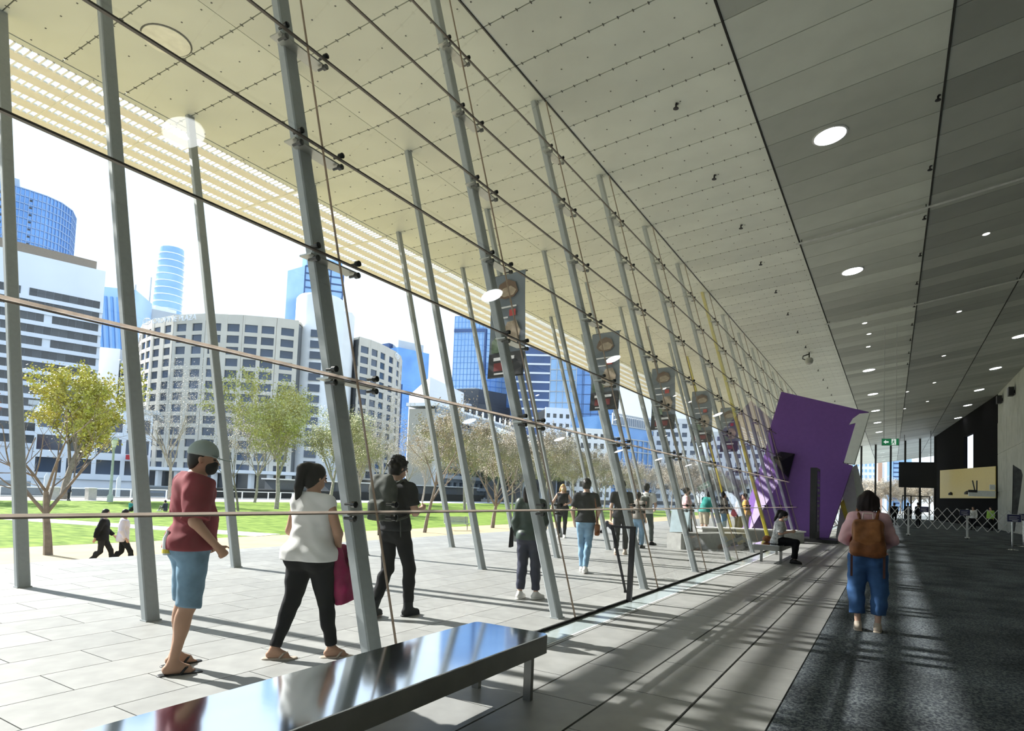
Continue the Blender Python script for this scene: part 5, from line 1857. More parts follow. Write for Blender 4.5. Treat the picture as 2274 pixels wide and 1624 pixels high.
        for q in range(4):
            b0 = wr + d * 0.085 * s + lat * (0.030 - 0.020 * q) * s
            L = (0.040, 0.045, 0.042, 0.033)[q] * s
            a1 = curl * (0.8 + 0.1 * q)
            d1 = unit(d * math.cos(a1) + nrm * math.sin(a1))
            a2 = min(2.6, curl * 2.2)
            d2 = unit(d * math.cos(a2) + nrm * math.sin(a2))
            B.append((cap_(b0, b0 + d1 * L, 0.0100 * s, 0.0090 * s), 0.005))
            B.append((cap_(b0 + d1 * L, b0 + d1 * L + d2 * L * 0.85, 0.0090 * s, 0.0075 * s), 0.004))
        t0 = wr + d * 0.025 * s + lat * 0.022 * s
        t1 = t0 + unit(d * 0.7 + lat * 0.75 + nrm * 0.25) * 0.045 * s
        t2 = t1 + unit(d * 0.9 + lat * 0.2 + nrm * 0.5) * 0.035 * s
        B.append((cap_(t0, t1, 0.013 * s, 0.011 * s), 0.008))
        B.append((cap_(t1, t2, 0.011 * s, 0.0085 * s), 0.004))
    link('body', blob(B, res), SKIN[skin], root)
    if face and res < 0.013:
        for sg in (-1, 1):
            link('eye', blob([(ell_(hp(sg * 0.031, 0.082, 0.008), V3(0.013, 0.012, 0.009) * s, HR), 0)], 0.004), m_eye, root)

    # ---- hair
    hm = hcol or m_hair
    shell = [(ell_(hp(0, -0.018, 0.030), V3(0.088, 0.106, 0.104) * s, HR), 0.01), (ell_(hp(0, -0.05, -0.03), V3(0.078, 0.07, 0.09) * s, HR), 0.03)]
    fcut = [(hp(0, 0.062, 0.045), unit(fw * 1.0 - upv * 0.75))]
    if hair == 'short':
        link('hair', blob(shell, res * 0.8, fcut + [(hp(0, -0.02, -0.075), -upv * 0.9 + fw * 0.45)], 0.003, (20, 22, 60)), hm, root)
    elif hair == 'curly':
        rr = random.Random(4)
        cu = list(shell)
        for q in range(70):
            a, b = rr.uniform(0, 2 * math.pi), rr.uniform(-0.25, 1.0)
            cb_ = math.sqrt(1 - min(1, b * b))
            v = (0.092 * cb_ * math.cos(a), -0.018 + 0.108 * cb_ * math.sin(a), 0.03 + 0.108 * b)
            if v[1] > 0.05 and v[2] < 0.07:
                continue
            cu.append((ell_(hp(*v), V3(0.022, 0.022, 0.022) * s), 0.004))
        link('hair', blob(cu, res * 0.8, [(hp(0, 0.095, 0.05), unit(fw - upv * 0.4)), (hp(0, -0.02, -0.085), -upv)]), hm, root)
    elif hair == 'pony':
        pt = [(cap_(hp(0, -0.10, 0.09), hp(0, -0.155, 0.05), 0.040 * s, 0.045 * s), 0.02), (cap_(hp(0, -0.155, 0.05), hp(-0.01, -0.150, -0.12), 0.046 * s, 0.040 * s), 0.02), (cap_(hp(-0.01, -0.150, -0.12), hp(-0.01, -0.125, -0.30), 0.040 * s, 0.014 * s), 0.02)]
        link('hair', blob(shell + pt, res * 0.8, fcut + [(hp(0, 0, -0.40), -upv)], 0.002, (30, 30, 10)), hm, root)
    elif hair == 'long':
        ln_ = [(cap_(hp(sg * 0.055, -0.055, -0.02), J['neck'] + V3(sg * 0.075, -0.085, -0.22) * s, 0.062 * s, 0.045 * s), 0.03) for sg in (-1, 0, 1)]
        link('hair', blob(shell + ln_, res * 0.8, fcut, 0.003, (30, 30, 8)), hm, root)
    elif hair == 'shoulder':
        ln_ = [(cap_(hp(sg * 0.062, -0.035, 0.0), J['neck'] + V3(sg * 0.090, -0.06, -0.03) * s, 0.066 * s, 0.050 * s), 0.03) for sg in (-1, -0.4, 0.4, 1)]
        link('hair', blob(shell + ln_, res * 0.8, fcut, 0.003, (30, 30, 8)), hm, root)
    elif hair == 'bun':
        link('hair', blob(shell + [(ell_(hp(0, -0.12, 0.03), V3(0.05, 0.045, 0.05) * s), 0.015)], res * 0.8, fcut + [(hp(0, -0.02, -0.075), -upv)], 0.002), hm, root)
    elif hair == 'cap':
        link('hair', blob([(ell_(hp(0, -0.018, 0.025), V3(0.082, 0.100, 0.098) * s, HR), 0.01), (ell_(hp(0, -0.045, -0.03), V3(0.068, 0.062, 0.082) * s, HR), 0.03)], res * 0.7, [(hp(0, 0.0, 0.05), upv), (hp(0, 0.0, 0.0), unit(fw - upv * 0.6))], 0.002, (20, 22, 60)), hm, root)
    if mask is not None:
        link('face_mask', blob([(ell_(hp(0, 0.036, -0.056), V3(0.063, 0.070, 0.060) * s, HR), 0.01), (cap_(hp(0, 0.098, -0.018), hp(0, 0.085, -0.085), 0.014 * s, 0.010 * s), 0.03)], min(res * 0.8, 0.008), [(hp(0, 0.03, 0), -fw), (hp(0, 0.05, 0.0), unit(upv - fw * 0.15))]), mask, root)

    # ---- clothes
    if pants:
        e = pants.get('e', 0.014)
        P = [p for p in torso(e)[:1]] + torso(e)[5:6] + (torso(e)[6:7] if not female else torso(e)[7:8])
        for sd in 'RL':
            P += leg(sd, e, pants.get('len', 0.93), pants.get('r', 1.0), pants.get('flare', 0.0))
        if pants.get('skirt'):
            zs = pants['skirt'] * s
            P.append((cap_(J['pelvis'], V3(J['pelvis'][0], J['pelvis'][1], zs), 0.15 * hw * s, 0.20 * hw * s, [(V3(0, 0, zs), V3(0, 0, -1))]), 0.05))
        link('trousers', blob(P, res, [(V3(0, 0, J['pelvis'][2] + 0.10 * s), V3(0, 0, 1))] if not pants.get('nowaist') else (), pants.get('wr', 0.0035)), pants['m'], root)
    if top:
        e = top.get('e', 0.018)
        P = torso(e)
        hem = top.get('hem', 0.90) * s
        if top.get('loose', True):
            P.append((cap_(J['chest'] + V3(0, 0, -0.02), V3(J['pelvis'][0], J['pelvis'][1], hem), 0.11 * w * s + e, 0.13 * hw * s + e), 0.06))
            P.append((ell_(V3(J['pelvis'][0], J['pelvis'][1] - 0.01 * s, hem + 0.04), V3(0.17 * hw * s + e, 0.125 * hw * s + e, 0.16 * s)), 0.05))
        for sd in 'RL':
            if top['sl'] == 'short':
                P += arm(sd, e + 0.006, 0.72, 1.0, 1.0)
            elif top['sl'] == 'long':
                P += arm(sd, e, 1.0, 0.93, 1.08)
            elif top['sl'] == 'elbow':
                P += arm(sd, e + 0.008, 0.95, 1.0, 1.1)
        nk = J['neck']
        link(top.get('name', 'shirt'), blob(P, res, [(V3(0, 0, hem), V3(0, 0, -1)), (nk + V3(0, 0, 0.015) * s, unit(V3(0, 0.35, 1)))], top.get('wr', 0.005)), top['m'], root)
    if shoes:
        kd = shoes['kind']
        for sd in 'RL':
            a, td = foot[sd]
            lat = V3(td[1], -td[0], 0)
            zb = a[2] - 0.085 * s
            so = V3(a[0], a[1], zb)
            fl = [(V3(0, 0, zb), V3(0, 0, -1))]
            if kd in ('sneaker', 'boot'):
                r = 0.046 * s
                P = [(cap_(so - td * 0.04 * s + V3(0, 0, 0.045 * s), so + td * 0.135 * s + V3(0, 0, 0.028 * s), r, 0.040 * s), 0.02),
                     (cap_(a + V3(0, 0, 0.01 * s), so + td * 0.08 * s + V3(0, 0, 0.035 * s), 0.044 * s, 0.036 * s), 0.025)]
                if kd == 'boot':
                    P.append((cap_(so + V3(0, 0, 0.06 * s), a + (J['kn' + sd] - a) * 0.32, 0.052 * s, 0.058 * s, [(a + (J['kn' + sd] - a) * 0.28, unit(J['kn' + sd] - a))]), 0.02))
                    cu = fl
                else:
                    cu = fl + [(a + (J['kn' + sd] - a) * 0.09, unit(J['kn' + sd] - a))]
                sh_ = link('shoe', blob(P, min(res, 0.012), cu), shoes['m'], root)
                link('sole', blob([(cap_(so - td * 0.05 * s + V3(0, 0, 0.005), so + td * 0.14 * s + V3(0, 0, 0.005), 0.049 * s, 0.044 * s), 0)], min(res, 0.012), fl + [(V3(0, 0, zb + 0.022 * s), V3(0, 0, 1))]), shoes.get('sole', shoes['m']), sh_)
            else:
                sh_ = link('sandal', blob([(cap_(so - td * 0.06 * s, so + td * 0.165 * s, 0.046 * s, 0.044 * s), 0)], min(res, 0.009), [(V3(0, 0, zb - 0.012), V3(0, 0, -1)), (V3(0, 0, zb + 0.010), V3(0, 0, 1))]), shoes['m'], root)
                tb = MB()
                p0 = so + td * 0.115 * s + V3(0, 0, 0.050 * s)
                for sg in (-1, 1):
                    tb.tube([tuple(so + td * 0.05 * s + lat * sg * 0.045 * s + V3(0, 0, 0.008)), tuple(so + td * 0.085 * s + lat * sg * 0.034 * s + V3(0, 0, 0.048 * s)), tuple(p0)], 0.009 * s, 6)
                tb.build('strap', shoes.get('sole', shoes['m']), sh_, smooth=True)
    root['_s'] = s
    return root, J, hp


def dele(o):
    if '_s' in o:
        del o['_s']
    return o


def carried(name, label, cat, owner, group=None):
    """a separate thing carried by a person, sharing the person's frame."""
    return thing(name, label, cat, owner.location[:], owner.rotation_euler[2], group)


# materials of the clothes
c_red = mcol('maroon_cotton', (0.20, 0.035, 0.045), 0.85, var=0.12, scale=7)
c_white = mcol('white_linen', (0.72, 0.72, 0.70), 0.8, var=0.05, scale=8)
c_black = mcol('black_cloth', (0.007, 0.007, 0.009), 0.85, var=0.3, scale=9)
c_char = mcol('charcoal_cloth', (0.022, 0.023, 0.025), 0.85, var=0.2, scale=9)
c_denim = mcol('light_denim', (0.15, 0.25, 0.34), 0.85, var=0.28, scale=7, bump=0.1)
c_jean = mcol('blue_denim', (0.045, 0.105, 0.24), 0.85, var=0.3, scale=6, bump=0.1)
c_jeanl = mcol('washed_denim', (0.20, 0.33, 0.46), 0.85, var=0.3, scale=5, bump=0.1)
c_green = mcol('dark_green_nylon', (0.045, 0.065, 0.055), 0.45, var=0.2, scale=7)
c_navy = mcol('navy_nylon', (0.035, 0.037, 0.060), 0.45, var=0.2, scale=7)
c_pink = mcol('pale_pink_cotton', (0.66, 0.40, 0.42), 0.85, var=0.08, scale=7)
c_teal = mcol('teal_fleece', (0.05, 0.28, 0.25), 0.9, var=0.12, scale=9)
c_grey = mcol('grey_brown_knit', (0.24, 0.22, 0.20), 0.9, var=0.15, scale=15)
c_leaf = mcol('grey_leaf_print', (0.42, 0.42, 0.42), 0.85, var=0.5, scale=22)
c_magenta = mcol('magenta_nylon', (0.26, 0.012, 0.075), 0.6, var=0.2, scale=9)
c_orange = mcol('amber_cotton', (0.75, 0.45, 0.13), 0.85, var=0.08)
c_khaki = mcol('khaki_cotton', (0.38, 0.33, 0.25), 0.85, var=0.1)
c_hivis = mcol('hi_vis_green', (0.38, 0.62, 0.12), 0.7, var=0.08)
c_lilac = mcol('pale_lilac_shirt', (0.68, 0.66, 0.76), 0.8, var=0.05)
c_wshoe = mcol('white_shoe', (0.70, 0.69, 0.66), 0.6, var=0.05)
c_kshoe = mcol('black_shoe', (0.015, 0.015, 0.016), 0.5)
c_bshoe = mcol('beige_shoe', (0.45, 0.38, 0.31), 0.6, var=0.1)
c_leather = mcol('brown_leather', (0.20, 0.075, 0.028), 0.42, var=0.35, scale=9, bump=0.15)
c_bag = mcol('grey_green_canvas', (0.062, 0.068, 0.06), 0.75, var=0.25, scale=12)
c_fur = mcol('brown_fur', (0.16, 0.09, 0.04), 0.95, var=0.5, scale=60)
c_cap = mcol('grey_green_cap', (0.30, 0.36, 0.34), 0.8, var=0.06)

# --- man in the maroon shirt
r, J, hp = person('man in maroon t-shirt, denim shorts and grey cap standing outside the glass', (-4.775, 2.88, 0), 72, 1.83, 1.20,
                  pose=dict(pelvis=(0, 0.05, 0.95), waist=(0, 0.075, 1.10), chest=(0, 0.045, 1.29), neck=(0, 0.045, 1.445), head=(0, 0.10, 1.582), shR=(0.185, 0.035, 1.405), shL=(-0.185, 0.05, 1.405),
                            elR=(0.268, 0.0, 1.12), wrR=(0.225, 0.175, 0.93), elL=(-0.26, 0.03, 1.12), wrL=(-0.22, 0.19, 0.93), hipR=(0.09, 0.05, 0.93), hipL=(-0.09, 0.05, 0.93), knR=(0.115, 0.035, 0.505), knL=(-0.12, 0.06, 0.505),
                            anR=(0.125, -0.05, 0.085), anL=(-0.13, 0.02, 0.085)), look=-0.42, nod=0.12, skin='tan', hair='cap', mask=m_maskk, res=0.009, curl=1.0,
                  top=dict(m=c_red, sl='elbow', hem=0.90, e=0.040, wr=0.006, loose=False), pants=dict(m=c_denim, len=0.04, e=0.018, r=0.94, flare=0.024, wr=0.0035), shoes=dict(kind='flip', m=c_kshoe, sole=c_kshoe))
s = r['_s']
kp = [(ell_(hp(0, -0.012, 0.045), V3(0.094, 0.113, 0.108) * s, np.stack([unit(hp(1, 0, 0) - hp(0, 0, 0)), unit(hp(0, 1, 0) - hp(0, 0, 0)), unit(hp(0, 0, 1) - hp(0, 0, 0))], 1)), 0.01)]
upv = unit(hp(0, 0, 1) - hp(0, 0, 0))
ct = thing('baseball_cap', 'grey green baseball cap worn by the man in the maroon shirt', 'cap', r.location[:], r.rotation_euler[2])
link('crown', blob(kp, 0.007, [(hp(0, 0, 0.028), -upv)]), c_cap, ct)
bm = MB()
pts = []
for q in range(13):
    a = math.pi * q / 12
    pts.append(tuple(hp(0.082 * math.cos(a), 0.070 + 0.125 * math.sin(a), 0.036 - 0.020 * math.sin(a) - 0.010 * abs(math.cos(a)))))
bm.extrude(pts, (0, 0, 0.008)).build('brim', c_cap, ct)
bt_ = carried('water_bottle', 'small clear bottle in the back pocket of the denim shorts', 'bottle', r)
MB().lathe([(0.03, 0), (0.033, 0.02), (0.033, 0.13), (0.012, 0.17), (0.012, 0.19)], 12, (0.03, -0.125, 0.90)).build('body', mat('clear_plastic', (0.62, 0.66, 0.68), 0.15, var=0.02), bt_, smooth=True)
MB().lathe([(0.0335, 0), (0.0335, 0.03)], 12, (0.03, -0.125, 0.915)).build('label_band', m_yellow, bt_)
dele(r)

# --- woman in the white top
r, J, hp = person('woman in white sleeveless top and black jeans walking away with a high ponytail', (-4.29, 3.735, 0), 108, 1.665, 1.28, True,
                  pose=dict(anL=(-0.23, -0.14, 0.09), knL=(-0.16, 0.0, 0.50), anR=(0.20, 0.10, 0.085), knR=(0.13, 0.08, 0.51), pelvis=(0, 0.0, 0.95), elR=(0.265, -0.01, 1.13), wrR=(0.20, 0.13, 0.95), elL=(-0.24, 0.02, 1.13), wrL=(-0.14, 0.22, 1.02)),
                  look=-0.5, nod=0.15, skin='tan', hair='pony', res=0.009, curl=0.9, toes=dict(R=(1.0, 0.6, 0), L=(1.0, 0.5, 0)),
                  top=dict(m=c_white, sl='none', hem=0.88, e=0.030, wr=0.006, loose=False), pants=dict(m=c_black, len=0.95, e=0.010, r=1.08), shoes=dict(kind='flip', m=c_bshoe, sole=c_bshoe))
s = r['_s']
tn = MB()
for q in range(7):
    z = 0.46 + 0.055 * q
    tn.tube([(-0.118 - 0.075 - 0.004 * q, -0.06 + 0.01 * q, z), (-0.118 - 0.065 - 0.004 * q, -0.10 + 0.01 * q, z - 0.006)], 0.006, 4)
jk = carried('jacket', 'magenta jacket with a fur trimmed hood hanging from her right arm', 'jacket', r)
wr = J['wrR']
wr = wr + V3(-0.03, 0.0, 0.02)
P = [(cap_(wr + V3(0.045, -0.05, -0.02), wr + V3(0.09, 0.0, -0.35), 0.06, 0.075), 0.03), (cap_(wr + V3(0.04, 0.08, -0.02), wr + V3(0.13, 0.08, -0.38), 0.055, 0.07), 0.03), (cap_(wr + V3(0.06, 0.03, -0.2), wr + V3(0.10, 0.02, -0.50), 0.06, 0.075), 0.04), (cap_(wr + V3(0.0, 0.12, -0.05), wr + V3(0.02, 0.10, -0.46), 0.045, 0.06), 0.03)]
link('cloth', blob(P, 0.009, [(wr + V3(0, 0, -0.49), V3(0.25, 0.15, -1))], 0.009, (12, 10, 18)), c_magenta, jk)
link('fur_trim', blob([(cap_(wr + V3(0.12, 0.05, -0.06), wr + V3(0.17, 0.08, -0.20), 0.035, 0.03), 0.01)], 0.008, (), 0.012, (30, 35, 60)), c_fur, jk)
dele(r)

# --- man with the dark rucksack
r, J, hp = person('man in dark t-shirt and black jeans carrying a large rucksack outside the glass', (-4.92, 5.5, 0), 94, 1.84, 0.98,
                  pose=dict(anL=(-0.10, -0.20, 0.10), knL=(-0.10, 0.03, 0.51), anR=(0.12, 0.14, 0.085), knR=(0.13, 0.12, 0.51), elR=(0.245, 0.02, 1.15), wrR=(0.16, 0.26, 1.19), elL=(-0.24, 0.0, 1.14), wrL=(-0.12, 0.25, 1.14)),
                  look=-0.35, nod=0.1, hair='curly', res=0.009, curl=0.9, top=dict(m=c_char, sl='short', hem=0.94, e=0.020, wr=0.006), pants=dict(m=c_black, len=0.85, e=0.014), shoes=dict(kind='boot', m=c_char, sole=c_kshoe))
s = r['_s']
bp = carried('rucksack', 'large grey green roll top rucksack on the back of the man in black jeans', 'backpack', r)
link('main_bag', blob([(box_(V3(0, -0.235, 1.24) * s, V3(0.155, 0.10, 0.20), None, 0.06), 0), (cap_(V3(-0.09, -0.25, 1.44) * s, V3(0.09, -0.25, 1.44) * s, 0.075, 0.075), 0.05), (cap_(V3(-0.10, -0.255, 1.53) * s, V3(0.10, -0.255, 1.53) * s, 0.03, 0.03), 0.05), (box_(V3(0, -0.335, 1.16) * s, V3(0.11, 0.05, 0.11), None, 0.03), 0.02)], 0.009, (), 0.005, (10, 12, 20)), c_bag, bp)
for sg in (-1, 1):
    MB().tube([tuple(V3(sg * 0.10, -0.15, 1.46) * s), tuple(V3(sg * 0.115, -0.02, 1.505) * s), tuple(V3(sg * 0.125, 0.10, 1.42) * s), tuple(V3(sg * 0.15, 0.12, 1.27) * s), tuple(V3(sg * 0.165, -0.02, 1.10) * s), tuple(V3(sg * 0.13, -0.16, 1.06) * s)], 0.016, 6).build('strap', c_bag, bp, smooth=True)
    MB().tube([tuple(V3(sg * 0.15, -0.12, 1.08) * s), tuple(V3(sg * 0.155, -0.10, 0.88) * s)], 0.007, 5).build('loose_strap', c_bag, bp)
dele(r)

# --- woman in the green jacket
r, J, hp = person('woman in dark green jacket and navy track pants with long hair behind the second post', (-4.35, 7.67, 0), 108, 1.66, 1.0, True,
                  pose=dict(anL=(-0.11, -0.06, 0.085), anR=(0.12, 0.0, 0.085), elL=(-0.215, -0.03, 1.12), wrL=(-0.20, 0.08, 0.89), elR=(0.205, 0.0, 1.13), wrR=(0.15, 0.19, 0.98)),
                  hair='long', hcol=m_hairb, res=0.011, top=dict(m=c_green, sl='long', hem=0.86, e=0.022, wr=0.004, loose=False, name='jacket'), pants=dict(m=c_navy, len=0.88, e=0.02, wr=0.006), shoes=dict(kind='sneaker', m=c_wshoe), toes=dict(R=(0.7, 1, 0), L=(0.2, 1, 0)))
hb = carried('tote_bag', 'thin black tote hanging beside the woman in the green jacket', 'bag', r)
MB().hexa([(-0.30, -0.02, 0.70), (-0.27, -0.02, 0.70), (-0.27, 0.16, 0.70), (-0.30, 0.16, 0.70)], [(-0.29, 0.0, 0.98), (-0.27, 0.0, 0.98), (-0.27, 0.14, 0.98), (-0.29, 0.14, 0.98)]).build('body', c_black, hb)
MB().tube([(-0.28, 0.02, 0.97), (-0.235, 0.05, 1.15), (-0.28, 0.12, 0.97)], 0.008, 5).build('handle', c_black, hb)
dele(r)

# --- woman in light jeans
r, J, hp = person('woman in black t-shirt and light blue jeans with a brown shoulder bag', (-5.02, 11.0, 0), 110, 1.80, 0.92, True,
                  pose=dict(anL=(-0.05, 0.10, 0.085), knL=(-0.07, 0.10, 0.51), anR=(0.03, -0.16, 0.10), knR=(0.06, 0.02, 0.51), elR=(0.235, 0.0, 1.14), wrR=(0.20, 0.16, 0.98), elL=(-0.245, -0.03, 1.13), wrL=(-0.22, 0.10, 0.92)),
                  hair='bun', res=0.012, top=dict(m=c_char, sl='short', hem=0.93, e=0.022), pants=dict(m=c_jeanl, len=0.97, e=0.010), shoes=dict(kind='sneaker', m=c_wshoe))
s = r['_s']
hb = carried('shoulder_bag', 'brown leather shoulder bag on the hip of the woman in light jeans', 'bag', r)
link('pouch', blob([(box_(V3(0.225, -0.04, 0.80) * s, V3(0.05, 0.11, 0.11), None, 0.03), 0)], 0.012), c_leather, hb)
MB().tube([tuple(V3(0.215, -0.11, 0.90) * s), tuple(V3(0.20, -0.15, 1.2) * s), tuple(V3(0.145, -0.06, 1.49) * s), tuple(V3(0.17, 0.10, 1.35) * s), tuple(V3(0.23, 0.05, 0.90) * s)], 0.012, 6).build('strap', c_leather, hb, smooth=True)
dele(r)

# --- blonde woman facing the camera
r, J, hp = person('woman with long fair hair and dark clothes walking towards the camera', (-9.5, 18.9, 0), -62, 1.80, 1.1, True,
                  pose=dict(anL=(-0.09, 0.12, 0.085), knL=(-0.10, 0.13, 0.52), anR=(0.08, -0.16, 0.10), knR=(0.10, 0.03, 0.51), elR=(0.31, 0.0, 1.16), wrR=(0.36, 0.14, 0.95), elL=(-0.30, 0.02, 1.17), wrL=(-0.13, 0.22, 1.10)),
                  hair='long', hcol=m_blond, mask=mcol('mask_sand', (0.50, 0.40, 0.24), 0.8), res=0.014, top=dict(m=c_char, sl='none', hem=0.90, e=0.02), pants=dict(m=c_char, len=0.95, e=0.010), shoes=dict(kind='sneaker', m=c_wshoe))
dele(r)
# --- man in black t-shirt
r, J, hp = person('man in black t-shirt and dark trousers with cap walking behind the frame stand', (-5.84, 14.95, 0), 108, 1.88, 1.05,
                  pose=dict(anL=(-0.09, -0.18, 0.12), knL=(-0.10, 0.04, 0.50), anR=(0.10, 0.10, 0.085), knR=(0.11, 0.10, 0.51)), hair='short', res=0.014, top=dict(m=c_black, sl='short', hem=0.86, e=0.026), pants=dict(m=c_char, len=0.90, e=0.02), shoes=dict(kind='sneaker', m=c_bshoe))
dele(r)
r, J, hp = person('person in grey top and ripped light jeans mostly hidden by the third post', (-6.25, 17.3, 0), 80, 1.62, 1.0, pose=dict(anL=(-0.09, -0.12, 0.09), anR=(0.09, 0.12, 0.085), knR=(0.1, 0.1, 0.5)), hair='short', res=0.016, top=dict(m=c_grey, sl='short', hem=0.9), pants=dict(m=c_jeanl, len=0.95, e=0.02), shoes=dict(kind='sneaker', m=c_kshoe))
dele(r)
# --- man in white t-shirt with small backpack
r, J, hp = person('man in white t-shirt and dark trousers with a small backpack', (-6.42, 18.5, 0), 96, 1.90, 1.0,
                  pose=dict(anL=(-0.11, -0.22, 0.10), knL=(-0.12, 0.0, 0.51), anR=(0.12, 0.20, 0.085), knR=(0.12, 0.14, 0.52), elR=(0.255, 0.02, 1.14), wrR=(0.20, 0.20, 1.03)), look=-0.3, hair='short', res=0.014, top=dict(m=c_white, sl='short', hem=0.90, e=0.024), pants=dict(m=mcol('bottle_green_twill', (0.04, 0.055, 0.055), 0.8), len=0.92, e=0.014), shoes=dict(kind='sneaker', m=c_kshoe), toes=dict(R=(0.9, 1, 0)))
s = r['_s']
bp = carried('backpack', 'small grey backpack with an orange patch on the white t-shirt', 'backpack', r)
link('main_bag', blob([(box_(V3(0, -0.19, 1.22) * s, V3(0.13, 0.07, 0.17), None, 0.05), 0)], 0.014), c_bag, bp)
MB().box((0, -0.285, 1.30), (0.14, 0.01, 0.09)).build('patch', mcol('patch_salmon', (0.55, 0.30, 0.24), 0.8), bp)
for sg in (-1, 1):
    MB().tube([tuple(V3(sg * 0.10, -0.14, 1.40) * s), tuple(V3(sg * 0.11, -0.02, 1.50) * s), tuple(V3(sg * 0.13, 0.10, 1.38) * s), tuple(V3(sg * 0.16, 0.0, 1.10) * s)], 0.014, 5).build('strap', c_black, bp)
dele(r)
# --- the group by the stone block
dele(person('person in pink top and long dark skirt with black mask by the stone block', (-5.95, 21.2, 0), 30, 1.86, 1.05, True, hair='bun', mask=m_maskk, res=0.015, top=dict(m=c_pink, sl='short', hem=0.95), pants=dict(m=mcol('brown_skirt', (0.07, 0.06, 0.05), 0.85), len=0.9, skirt=0.25, e=0.02), shoes=dict(kind='sneaker', m=c_kshoe))[0])
r, J, hp = person('person in teal fleece and pale shorts bending forward beyond the block', (-6.35, 25.2, 0), 60, 1.88, 1.1, pose=dict(chest=(0, 0.12, 1.27), neck=(0, 0.18, 1.42), head=(0, 0.26, 1.55), shR=(0.18, 0.15, 1.38), shL=(-0.18, 0.15, 1.38), elR=(0.24, 0.22, 1.12), wrR=(0.18, 0.40, 1.0), elL=(-0.24, 0.22, 1.12), wrL=(-0.18, 0.40, 1.0)), hair='short', res=0.016, top=dict(m=c_teal, sl='long', hem=0.9, e=0.035, name='fleece'), pants=dict(m=c_khaki, len=0.1, e=0.025, r=1.1), shoes=dict(kind='sneaker', m=c_wshoe))
dele(r)
r, J, hp = person('person in grey brown knit and light jeans holding a pink bag', (-5.75, 25.9, 0), 20, 1.84, 1.0, pose=dict(elR=(0.24, 0.05, 1.14), wrR=(0.18, 0.26, 1.05)), hair='shoulder', mask=m_maskw, res=0.016, top=dict(m=c_grey, sl='long', hem=0.88), pants=dict(m=c_jeanl, len=0.95, e=0.02), shoes=dict(kind='sneaker', m=c_wshoe))
pb_ = carried('pink_bag', 'soft pink bag held in front of the grey brown knit', 'bag', r)
link('bag_body', blob([(ell_(V3(0.20, 0.36, 0.98), V3(0.10, 0.12, 0.16)), 0)], 0.016, (), 0.01), mcol('coral_pink', (0.62, 0.16, 0.20), 0.7), pb_)
dele(r)
r, J, hp = person('person in white top leaning with a black coat over the arm', (-5.55, 27.5, 0), -10, 1.74, 1.0, lean=0.25, hair='short', res=0.018, top=dict(m=c_white, sl='short', hem=0.9), pants=dict(m=c_black, len=0.93), shoes=dict(kind='sneaker', m=c_kshoe))
cb_ = carried('coat', 'black coat hanging over the arm of the leaning person', 'coat', r)
link('cloth', blob([(cap_(V3(0.26, 0.25, 1.0), V3(0.28, 0.22, 0.42), 0.09, 0.12), 0.02)], 0.018, (), 0.01), c_black, cb_)
dele(r)
dele(person('person in amber top and khaki trousers close to the purple portal', (-5.0, 26.6, 0), 190, 1.78, 1.05, lean=0.15, hair='short', res=0.018, top=dict(m=c_orange, sl='short', hem=0.9), pants=dict(m=c_khaki, len=0.93), shoes=dict(kind='sneaker', m=c_bshoe))[0])
# sitting on the paving
SIT = dict(pelvis=(0, 0, 0.13), waist=(0, -0.02, 0.27), chest=(0, 0.0, 0.46), neck=(0, 0.03, 0.63), head=(0, 0.07, 0.79), shR=(0.165, 0.01, 0.585), shL=(-0.165, 0.01, 0.585), elR=(0.22, 0.06, 0.33), wrR=(0.16, 0.27, 0.40), elL=(-0.22, 0.06, 0.33), wrL=(-0.16, 0.27, 0.40),
           hipR=(0.09, 0.02, 0.11), knR=(0.13, 0.34, 0.40), anR=(0.11, 0.52, 0.085), hipL=(-0.09, 0.02, 0.11), knL=(-0.13, 0.34, 0.40), anL=(-0.11, 0.52, 0.085))
dele(person('person in white top and dark trousers sitting on the paving beyond the black t-shirt', (-9.2, 23.0, 0), 200, 1.8, 1.0, pose=SIT, hair='short', res=0.017, top=dict(m=c_white, sl='short', hem=0.05, loose=False), pants=dict(m=c_navy, len=0.9, nowaist=True), shoes=dict(kind='sneaker', m=c_kshoe))[0])
dele(person('person in grey top sitting on the lawn behind the second outer post', (-50.1, 25.8, -1.245), 20, 1.75, 1.0, pose=SIT, hair='short', hcol=m_hairb, res=0.022, top=dict(m=c_teal, sl='long', hem=0.05, loose=False), pants=dict(m=c_char, len=0.9, nowaist=True), shoes=dict(kind='sneaker', m=c_kshoe), face=False)[0])
dele(person('person with pale trousers sitting on the lawn behind the man in maroon', (-49.8, 28.3, -1.245), 200, 1.75, 1.0, pose=SIT, hair='short', res=0.022, top=dict(m=c_navy, sl='long', hem=0.05, loose=False), pants=dict(m=c_grey, len=0.9, nowaist=True), shoes=dict(kind='sneaker', m=c_wshoe), face=False)[0])
dele(person('person in dark coat standing by the thick tree on the promenade', (-70.9, 30.4, -1.24), 100, 1.75, 1.0, hair='short', res=0.024, top=dict(m=c_navy, sl='long', hem=0.8), pants=dict(m=c_char, len=0.95), shoes=dict(kind='sneaker', m=c_kshoe), face=False)[0])
